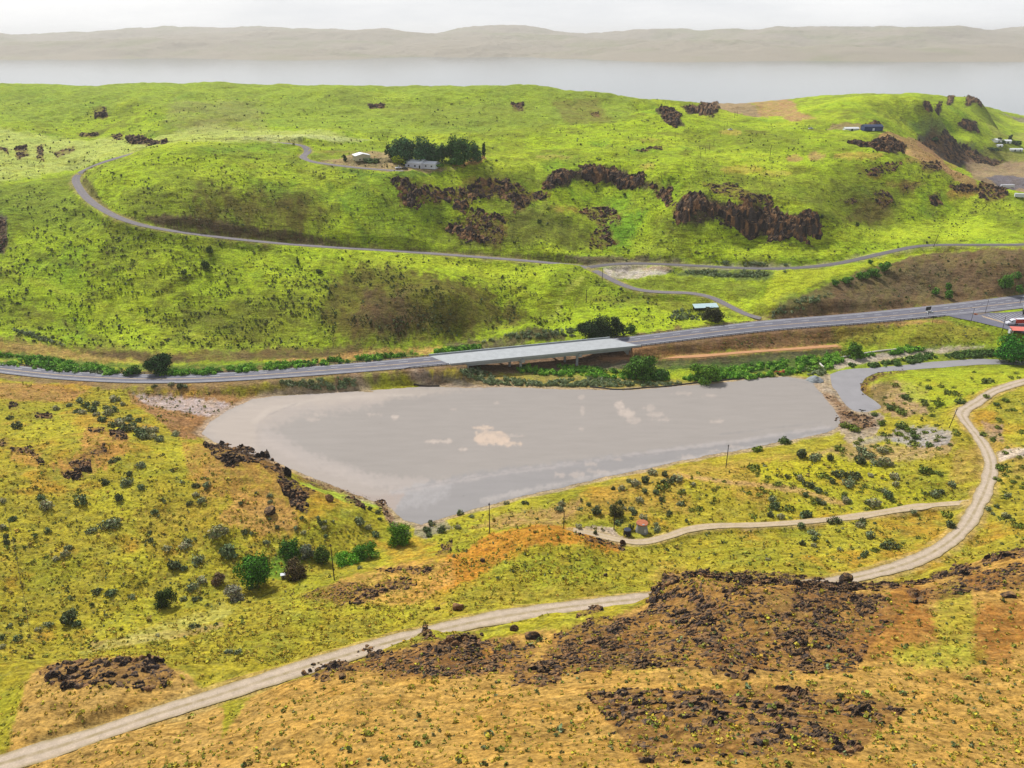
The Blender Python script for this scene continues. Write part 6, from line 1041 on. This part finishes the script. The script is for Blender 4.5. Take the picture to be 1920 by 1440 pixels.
pole(1099,567,543,'double utility pole with crossarm on the far slope above the dark trees', 1.6, .24); pole(1443,300,274,'tall bare pole on the green bench right of the longest cliff', False, .2)
pole(1129,528,503,'utility pole beside the pale gravel triangle', True, .2); pole(1750,463,440,'slanting utility pole at the old asphalt road, right side', lean=.2, rad=.2); pole(1748,606,592,'short pole below the highway guardrail end', False, .16)
for x, y, t_, lb in [(1313,297,284,'lowest of the row of four poles on the green bench'),(1322,288,274,'second lowest of the row of four poles on the green bench'),(1330,281,267,'second highest of the row of four poles on the green bench'),(1338,274,261,'highest of the row of four poles on the green bench'),(1351,256,243,'lower left of three distant poles on the bench slope'),(1357,245,234,'middle one of three distant poles on the bench slope'),(1363,238,227,'upper right of three distant poles on the bench slope'),(1377,222,210,'left of two farthest poles near the brown field'),(1382,217,207,'right of two farthest poles near the brown field')]:
    pole(x, y, t_, lb, False, .17, group='poles crossing the green bench')
# light poles round the truck stop, utility pole by the red roofed shelter
def lamp(px, py, ty, lab, reach=-2.2):
    p = at(px, py); a_, b_, c_ = rdir(px, ty); h_ = max(6, HC+c_/b_*p[1]-p[2]); root = thing('lamp_post', lab, 'lamp post', p); MB().cyl((0, 0, -.3), (.3, 0, h_), .14, .09, 8).build('shaft', dksteel, root)
    MB().cyl((.3, 0, h_), (.3+reach, .4, h_+.3), .06, .05, 6).build('arm', dksteel, root); MB().box((.3+reach, .4, h_+.28), (.9, .35, .16)).build('lamp_head', steel, root)
lamp(1820,605,578,'lamp post on the near side of the truck stop entrance'); lamp(1847,587,562,'lamp post on the island between the highway and the truck stop'); lamp(1912,570,558,'lamp post at the right edge by the highway',-1.6)
pole(1878,624,594,'dark utility pole left of the red-roofed shelter', .8, .18)
def gable(L_, D_, h0, h1, t_, cx=0.0, cy=0.0):
    m = MB(); x0, x1, d = cx-L_/2, cx+L_/2, D_/2
    for s_ in (-1, 1):
        q = [(x0, cy+s_*d, h0), (x1, cy+s_*d, h0), (x1, cy, h1), (x0, cy, h1)]; m.poly(q+[(x, y, z+t_) for x, y, z in q], [(3,2,1,0),(4,5,6,7),(0,1,5,4),(1,2,6,5),(2,3,7,6),(3,0,4,7)] if s_ < 0 else [(0,1,2,3),(7,6,5,4),(4,5,1,0),(5,6,2,1),(6,7,3,2),(7,4,0,3)])
    return m
# house on the bench ---------------------------------------------------
p = at(788,314); hs = thing('house', 'white single-storey house with pale roof and low gable wing at the homestead', 'house', (p[0], p[1], p[2]-.1), R(-22))
MB().box((-2.5, 0, 1.6), (11, 10, 3.4)).box((7.2, 1.2, 1.4), (8.4, 7, 3.0)).build('wall', whitep, hs)
MB().prism([(-5, 3.3), (5, 3.3), (0, 4.75)], -8, 3).build('gable', whitep, hs, None, -math.pi/2); gable(12, 11.2, 3.25, 5.0, .16, -2.5, 0).build('roof', roofw, hs); gable(9, 8, 2.85, 4.1, .16, 7.3, 1.2).build('roof', roofw, hs); hs.scale = (1.25, 1.25, 1.25)
for x, y, w_, h_, z in ((-5.5, -5.03, 1.3, 1.2, 1.7), (-1, -5.03, 1.3, 1.2, 1.7), (5.2, -2.33, 1.2, 1.1, 1.6), (9.2, -2.33, 1.2, 1.1, 1.6)):
    f_ = MB().box((x, y, z), (w_, .08, h_)).build('window', whitep, hs); MB().box((x, y-.05, z), (w_-.2, .06, h_-.2)).build('pane', glass, f_)
MB().box((2.2, -5.04, 1.15), (1.0, .08, 2.1)).build('door', glass, hs)
for y in (-2, 2): f_ = MB().box((-8.03, y, 1.7), (.08, 1.2, 1.1)).build('window', whitep, hs); MB().box((-8.08, y, 1.7), (.06, 1, .9)).build('pane', glass, f_)
p = at(678,300); sh = thing('shed', 'beige metal workshop with bright white roof at the homestead', 'shed', (p[0], p[1], p[2]-.1), R(24))
w_ = MB(); w_.prism([(-6, 0), (6, 0), (6, 4.0), (0, 5.4), (-6, 4.0)], -5, 5); w_.build('wall', beige, sh)
q = gable(10.8, 12.8, 3.95, 5.5, .16); q.v = [(-y, x, z) for x, y, z in q.v]; q.build('roof', roofw, sh)
for x in (-2.5, 2.5): MB().box((x, -5.03, 1.1), (1, .08, 1.2)).build('window', glass, sh)
MB().box((6.03, 0, 1.5), (.08, 3, 3)).build('door', whitep, sh)
# vehicles -------------------------------------------------------------
def car(px, py, rz, paint_, label, kind='car', k_=1.0, z=None, cat='car'):
    p = at(px, py); root = thing(kind, label, cat, (p[0], p[1], (p[2] if z is None else z)+.02), rz)
    b = MB(); b.prism([(-2.3, .35), (2.3, .35), (2.35, .7), (2.2, .92), (1.2, 1.0), (-2.1, 1.02), (-2.3, .8)], -.9, .9); b.build('body', paint_, root)
    c = MB(); c.poly([(-1.7, -.82, 1.0), (1.15, -.82, 1.0), (1.15, .82, 1.0), (-1.7, .82, 1.0), (-1.1, -.68, 1.46), (.45, -.68, 1.46), (.45, .68, 1.46), (-1.1, .68, 1.46)] if kind == 'car' else [(-.3, -.82, 1.0), (1.15, -.82, 1.0), (1.15, .82, 1.0), (-.3, .82, 1.0), (-.15, -.7, 1.75), (.7, -.7, 1.75), (.7, .7, 1.75), (-.15, .7, 1.75)], [(3,2,1,0),(0,1,5,4),(1,2,6,5),(2,3,7,6),(3,0,4,7)]); c.build('window', glass, root)
    zt = 1.46 if kind == 'car' else 1.75; MB().box((-.33 if kind == 'car' else .27, 0, zt+.02), (1.6 if kind == 'car' else .9, 1.38, .05)).build('roof', paint_, root)
    for x in (-1.45, 1.45):
        for y in (-.85, .85): MB().cyl((x, y-.1, .34), (x, y+.1, .34), .34, n_=14).build('wheel', rubber, root)
    return root
car(1743,587,R(8),silver,'silver car driving on the highway near the truck stop entrance')
car(747,316,R(20),whitep,'white pickup parked left of the white house','pickup_truck',cat='pickup'); car(759,317,R(-15),black,'black car parked just left of the white house')
car(1520,242,R(5),whitep,'white vehicle alone on the distant green bench','van',cat='van')
def trailer(px, py, L_, rz, boxm, topm, label, z=None, wh=True, hgt=2.9, end=None):
    p = at(px, py); root = thing('trailer', label, 'trailer', (p[0], p[1], (p[2] if z is None else z)), rz); MB().box((0, 0, 1.15+hgt/2), (L_, 2.6, hgt)).build('box', boxm, root); MB().box((0, 0, 1.18+hgt), (L_+.06, 2.66, .06)).build('roof', topm, root); MB().box((0, 0, 1.02), (L_*.94, 1.6, .2)).build('frame', black, root)
    for x in (-L_*.38, L_*.36, L_*.44):
        for y in (-1.15, 1.15): MB().cyl((x, y-.14, .5), (x, y+.14, .5), .5, n_=14).build('wheel', rubber, root)
    return root
trailer(1888,353,15,R(-2),whitep,whitep,'long white trailer parked on the dark yard at the far right')
p = at(1896,609); tk = thing('semi_truck', 'white truck cab hauling a red trailer at the truck stop', 'truck', (p[0], p[1], p[2]), R(184))
cb = MB(); cb.prism([(-3.4, .7), (3.6, .7), (3.7, 1.4), (3.5, 1.9), (1.5, 2.15), (1.1, 3.1), (.2, 3.7), (-1.6, 3.9), (-1.6, .95), (-3.4, .95)], -1.2, 1.2); cb.build('cab', whitep, tk)
MB().box((1.2, 0, 2.65), (.5, 2.0, .7)).build('windscreen', glass, tk); MB().box((.6, 1.21, 2.5), (.9, .05, .7)).build('window', glass, tk); MB().box((.6, -1.21, 2.5), (.9, .05, .7)).build('window', glass, tk)
for x in (2.6, -1.9, -3.1):
    for y in (-1.05, 1.05): MB().cyl((x, y-.15, .5), (x, y+.15, .5), .5, n_=14).build('wheel', rubber, tk)
tb = MB().box((-8.9, 0, 2.6), (13.4, 2.5, 2.7)).build('trailer_box', redm, tk); MB().box((-8.9, 0, 3.98), (13.45, 2.55, .06)).build('trailer_roof', whitep, tb)
for x in (-13.4, -14.6):
    for y in (-1.05, 1.05): MB().cyl((x, y-.15, .5), (x, y+.15, .5), .5, n_=14).build('wheel', rubber, tk)
trailer(1921,588,12,R(60),black,whitep,'black trailer with white roof cut off by the right edge', hgt=3.1)
# truck stop ground: asphalt yard with parking stripes
pk = [P(q[0], q[1], 10.34)[:2] for q in PARK]; pa = tag(sheet('parking_lot', pk, 10.34, AS, .2, 4), kind='structure')
def strip(m, q0, q1, wd, z):
    a_, b_ = Vector(P(q0[0], q0[1], z)), Vector(P(q1[0], q1[1], z)); d = (b_-a_).normalized(); n_ = Vector((-d.y, d.x, 0))*wd/2; m.poly([a_-n_, a_+n_, b_+n_, b_-n_], [(0, 1, 2, 3)][::1])
m = MB()
for k in range(12): x = 1852+k*7; strip(m, (x, 590.5-k*.45), (x+34, 606-k*.5), .35, 10.36)
m.build('parking_stripe', white, pa)
m = MB()
for k in range(12): strip(m, (1841+k*3.3, 591.5+k*.95), (1845+k*3.3, 595+k*.95), .5, 10.36)
m.build('hatched_marking', yellow, pa)
isl = [P(q[0], q[1], 10.4)[:2] for q in [(1818,586),(1826,582),(1850,580),(1880,575),(1925,569),(1925,574),(1880,579),(1850,587),(1838,590),(1826,590)]]
tag(sheet('traffic_island', isl, 10.42, plain('island_soil', alb(128,116,106), .95, .25, .5, bump=.2), .2, 8), kind='structure')
p = at(1829,590); rr2 = thing('rock_pile', 'rust red stone pile at the tip of the truck stop island', 'stones', p)
V, Fq, c = merge(place_rocks([(np.random.default_rng(5).normal()*.1+math.cos(k)*.9, math.sin(k*1.7)*.7, .1+.2*(k % 3)) for k in range(14)], (.6, 1.1), .9, np.random.default_rng(6), ROCKS_S)); link('stones', mesh_np('stones', V, Fq, rust), rr2)
# shelters
p = at(1907,626); s2 = thing('shelter', 'small open shelter with faded red roof beside the truck stop', 'shelter', (p[0], p[1], p[2]), R(-8))
for x in (-3.6, 3.6):
    for y in (-2, 2): MB().box((x, y, 1.4), (.2, .2, 3.2)).build('post', whitep, s2)
rf = MB(); rf.poly([(-4.2, -2.7, 2.8), (4.2, -2.7, 2.8), (4.2, 2.7, 3.7), (-4.2, 2.7, 3.7), (-4.2, -2.7, 2.95), (4.2, -2.7, 2.95), (4.2, 2.7, 3.85), (-4.2, 2.7, 3.85)], [(3,2,1,0),(4,5,6,7),(0,1,5,4),(1,2,6,5),(2,3,7,6),(3,0,4,7)]); rf.build('roof', pinkr, s2); MB().box((0, 1.9, 1.4), (7, .1, 2.8)).build('back_wall', rust, s2); MB().box((-4.3, .5, 1.2), (.9, 2.4, 2.4)).build('cabinet', whitep, s2)
p = at(1322,583); s3 = thing('shelter', 'long open shelter with pale blue metal roof above the shrubs', 'shelter', (p[0], p[1], p[2]-.2), R(8))
for x in (-7.6, -4.5, -1.5, 1.5, 4.5, 7.6):
    for y in (-1.8, 1.8): MB().box((x, y, 1.6), (.18, .18, 3.6)).build('post', dksteel, s3)
rf = MB(); rf.poly([(-8.3, -2.5, 3.2), (8.3, -2.5, 3.2), (8.3, 2.6, 4.5), (-8.3, 2.6, 4.5), (-8.3, -2.5, 3.32), (8.3, -2.5, 3.32), (8.3, 2.6, 4.62), (-8.3, 2.6, 4.62)], [(3,2,1,0),(4,5,6,7),(0,1,5,4),(1,2,6,5),(2,3,7,6),(3,0,4,7)]); rf.build('roof', paleblue, s3); MB().box((0, 1.95, 1.4), (15.6, .08, 2.6)).build('back_wall', black, s3)
# dark sign by the highway
p = at(1738,592); sg = thing('road_sign', 'black panel sign seen from behind at the highway guardrail', 'sign', p, R(20)); MB().box((0, 0, 5.0), (4.2, .16, 2.4)).build('panel', black, sg); MB().cyl((-1.0, 0, -.3), (-1.0, 0, 3.9), .12, n_=8).build('post', dksteel, sg); MB().cyl((1.0, 0, -.3), (1.0, 0, 3.9), .12, n_=8).build('post', dksteel, sg)
# water tanks
p = at(1203,996); t1 = thing('water_tank', 'grey stained water tank with rust orange lid', 'water tank', p); m = MB(); m.cyl((0, 0, -.3), (0, 0, 3.7), 2.55, 1.75, 28); stain, t, b = new_mat('stained_plaster'); tcn = nd(t, 'ShaderNodeTexCoord'); mpn = nd(t, 'ShaderNodeMapping'); mpn.inputs['Scale'].default_value = (1, 1, .12); L(tcn.outputs['Object'], mpn.inputs[0])
t.links.new(ramp(t, noise(t, mpn.outputs[0], 1.6, 5, .6), [(.42, (.06, .06, .06)), (.58, (.45, .46, .44))]), b.inputs['Base Color']); b.inputs['Roughness'].default_value = .9; m.build('body', stain, t1)
MB().cyl((0, 0, 3.7), (0, 0, 3.95), 2.3, 2.25, 28).build('lid', rust, t1); MB().box((1.0, -2.0, .9), (.9, .25, 2.2), .3).build('white_board', whitep, t1); MB().box((.2, -1.6, 4.02), (.9, .6, .12), .3).build('hatch', conc2, t1)
p = at(1176,1003); t2 = thing('water_tank', 'small round black water tank in front of the rusty one', 'water tank', p); MB().cyl((0, 0, -.1), (0, 0, 2.5), 1.5, 1.45, 24).build('body', black, t2); MB().cyl((0, 0, 2.5), (0, 0, 2.62), 1.38, 1.2, 24).build('lid', plain('blue_black_plastic', alb(52,60,78), .4, .1, 1), t2)
# white box in the draw
p = at(532,1083); wb = thing('pump_house', 'little white box hut beside the dark bare bush in the draw', 'hut', p, .3); MB().box((0, 0, .6), (1.7, 1.3, 1.5)).build('wall', plain('weathered_white', alb(190,186,178), .8, .2, 1), wb); MB().box((0, 0, 1.42), (2.0, 1.6, .1)).build('roof', whitep, wb); MB().box((-.1, -.67, .55), (.6, .05, 1.0)).build('door', black, wb)
# traffic cones across the lot entrance
cone_m = plain('cone_orange', alb(196,84,62), .6, .1, 1); base = None
for k, (x, y) in enumerate([(691,729.5),(699,729),(707,728.2),(714.5,727.4),(723,726.5),(733.5,725),(744,723.6)]):
    q = P(x, y, .02); lab = ['leftmost traffic cone of the row across the lot entrance','second traffic cone from the left across the lot entrance','third traffic cone from the left across the lot entrance','middle traffic cone of the row across the lot entrance','third traffic cone from the right across the lot entrance','second traffic cone from the right across the lot entrance','rightmost traffic cone of the row across the lot entrance'][k]
    if base is None:
        base = thing('traffic_cone', lab, 'traffic cone', q, 0, 'cones across the lot entrance'); cb_ = MB().cyl((0, 0, .06), (0, 0, 1.15), .26, .05, 12).build('cone', cone_m, base); cp = MB().box((0, 0, .03), (.7, .7, .06)).build('base', rubber, base)
    else:
        c = base.copy(); COL.objects.link(c); c.location = q; c['label'] = lab
        for ch in (cb_, cp): d = ch.copy(); COL.objects.link(d); d.parent = c
# logs, berm tubes and silt fences along the lot
def tube_thing(name, label, cat, pxs, rad, mat, z=None, n_=8):
    pts = [at(*q) if z is None else P(q[0], q[1], z) for q in pxs]; c = catmull(pts, 1.0); c[:, 2] += rad*.6; o0 = c[0].copy(); c = c-o0; t_ = np.gradient(c, axis=0); t_ /= np.linalg.norm(t_, axis=1)[:, None]; sd = np.cross(t_, (0, 0, 1)); sd /= np.linalg.norm(sd, axis=1)[:, None]; up = np.cross(sd, t_)
    th = np.arange(n_)*2*math.pi/n_; wv = rad*(1+.2*fbm(np.arange(len(c))*1.0, np.zeros(len(c)), 3, 2, 3)); V = c[:, None]+(sd[:, None]*np.cos(th)[None, :, None]+up[:, None]*np.sin(th)[None, :, None])*wv[:, None, None]
    ii = np.arange(len(c)*n_).reshape(len(c), n_); j = np.roll(ii, -1, 1); Fq = np.stack([ii[:-1], j[:-1], j[1:], ii[1:]], -1).reshape(-1, 4); return tag(link(name, mesh_np(name, V.reshape(-1, 3), Fq, mat), None, tuple(o0)), label, cat)
tube_thing('log', 'long dark log lying at the lot edge beside the dark gravel apron', 'log', [(776,721),(790,723.5),(804,724.5),(824,724)], .45, soil); tube_thing('erosion_sock', 'short black erosion sock in the sagebrush left of the willow belt', 'erosion sock', [(962,714),(980,716),(1002,720)], .35, black)
tube_thing('erosion_sock', 'long black erosion sock curving along the upper edge of the lot', 'erosion sock', [(1106,726),(1130,728),(1150,730.5),(1180,730),(1215,727),(1250,725),(1290,720),(1340,715),(1400,709),(1440,706)], .38, black)
tube_thing('silt_fence', 'pale curved barrier edging the spoil bank above the creek bend', 'barrier', [(1545,690),(1538,683),(1541,678),(1556,673),(1580,670),(1610,665),(1640,660),(1665,657),(1690,655)], .5, plain('pale_fabric', alb(222,214,208), .8, .1, 1))
# gravel heap, rust red scrap
p = P(1528,713,0); V, Fq = ICO[3]; V = V.copy(); n_ = fbm(V[:, 0]*3, V[:, 1]*3, 1, 3, 2); V = np.c_[V[:, 0]*4.8*(1+.2*n_), V[:, 1]*3.9*(1+.2*n_), np.where(V[:, 2] > -.05, 3.0*np.maximum(0, 1-np.hypot(V[:, 0], V[:, 1]))**.85*(1+.35*n_), -.2)]; tag(link('gravel_heap', mesh_np('gravel_heap', V, Fq, plain('blue_grey_gravel', alb(150,156,160), .9, .25, 1.2, bump=.6)), None, p), 'blue-grey gravel heap at the upper right corner of the lot', 'gravel heap')
p = at(1464,702); ex = thing('excavator', 'rust red old machine half hidden in the shrubs at the lot edge', 'excavator', (p[0], p[1], p[2]), R(15)); MB().box((0, -.9, .4), (4.2, .6, .8)).box((0, .9, .4), (4.2, .6, .8)).build('track', black, ex); MB().box((.3, 0, 1.3), (3.4, 2.2, 1.0), 0, .85).build('body', redm, ex); MB().box((1.0, -.5, 2.3), (1.3, 1.1, 1.1), 0, .9).build('cab', rust, ex); a_ = MB(); a_.cyl((-1, .2, 1.6), (-3.2, .2, 2.4), .25, .2, 6); a_.cyl((-3.2, .2, 2.4), (-4.8, .2, .7), .2, .15, 6); a_.build('arm', redm, ex); MB().box((-4.9, .2, .4), (.8, 1.0, .8), 0, .7).build('bucket', rust, ex)
p = at(1616,770); tag(link('scrap_heap', mesh_np('scrap_heap', *merge(place_rocks([(math.cos(k*2.1)*2.2*(k/22), math.sin(k*2.1)*1.4*(k/22), .15) for k in range(22)], (.5, 1.3), .8, np.random.default_rng(9), ROCKS_S))[:2], black), None, (p[0], p[1], p[2])), 'black heap of debris at the lower end of the grey creek', 'debris')
# spoil strip with pale soil above the creek bend
sp_ = [at(*q) for q in [(1550,684),(1565,677),(1600,672),(1650,664),(1700,658),(1745,655),(1790,653),(1790,658),(1740,662),(1700,666),(1640,676),(1600,680),(1570,690),(1556,694)]]
# far farm and barn
def barn(px, py, L_, D_, H_, rz, wm, rmat, label, cat='barn', name='barn'):
    p = at(px, py); root = thing(name, label, cat, (p[0], p[1], p[2]-.3), rz); w_ = MB(); w_.prism([(-D_/2, 0), (D_/2, 0), (D_/2, H_*.7), (0, H_), (-D_/2, H_*.7)], -L_/2, L_/2); w_.v = [(y, x, z) for x, y, z in w_.v]; w_.f = [f[::-1] for f in w_.f]; w_.build('wall', wm, root)
    gable(L_+.8, D_+.8, H_*.68, H_+.05, .2).build('roof', rmat, root); MB().box((0, -D_/2-.03, 1.4), (2.2, .08, 2.6)).build('door', whitep if wm is not whitep else glass, root); return root
barn(1634,244,20,9,6.0,R(3),bluem,plain('dark_blue_roof', alb(60,72,104), .5, .1, 1),'long dark blue barn on the distant bench'); barn(1595,245,15,6,3.8,R(3),whitep,roofw,'long white mobile home left of the blue barn','mobile home','mobile_home')
barn(1868,266,12,9,5,R(20),whitep,roofw,'white-roofed shed at the distant farm, left','shed','shed'); barn(1888,268,9,8,5,R(-10),whitep,roofw,'small pale house at the distant farm among dark trees','house','house'); barn(1901,283,14,6,4,R(0),whitep,roofw,'left of two low white sheds below the distant farm','shed','shed'); barn(1910,283,9,6,4,R(0),whitep,roofw,'right of two low white sheds below the distant farm','shed','shed'); barn(1873,275,9,5,3.5,R(10),whitep,roofw,'tiny white shed under the distant farm hedge','shed','shed')
barn(1400,243,6,4,3,R(5),whitep,roofw,'tiny white hut on the green bench by the small knoll','hut','hut') if False else None
car(1369,244,R(10),whitep,'white vehicle on the bench beside the bare earth patch','van',cat='van')
trailer(1918,372,14,R(-20),whitep,whitep,'white trailer cut off by the right edge below the quarry yard')
# faint fence line at the left edge
pf = [(9,957),(18,985),(26,1020),(33,1055),(40,1095),(49,1140),(56,1185)]; q0 = at(*pf[0]); fn = thing('fence', 'faint leaning wire fence running down the slope at the left edge', 'fence', q0)
g_ = [Vector(at(*q))-Vector(q0) for q in pf]; first = None
for v in g_:
    MB().cyl((v.x, v.y, v.z-.3), (v.x, v.y, v.z+1.35), .07, n_=6).build('post', woodp, fn)
wm_ = MB()
for a_, b_ in zip(g_[:-1], g_[1:]):
    for h_ in (.5, .9, 1.25): wm_.cyl((a_.x, a_.y, a_.z+h_), (b_.x, b_.y, b_.z+h_), .018, n_=4)
wm_.build('wire', dksteel, fn)
# air
hz, t, b = new_mat('haze'); t.nodes.remove(b); vp = nd(t, 'ShaderNodeVolumePrincipled', Density=.000045, Anisotropy=.2); vp.inputs['Color'].default_value = (.98, .99, 1, 1); t.links.new(vp.outputs[0], t.nodes['Material Output'].inputs['Volume'])
tag(MB().box((0, 28000, 120), (100000, 64000, 460)).build('haze', hz), kind='stuff')
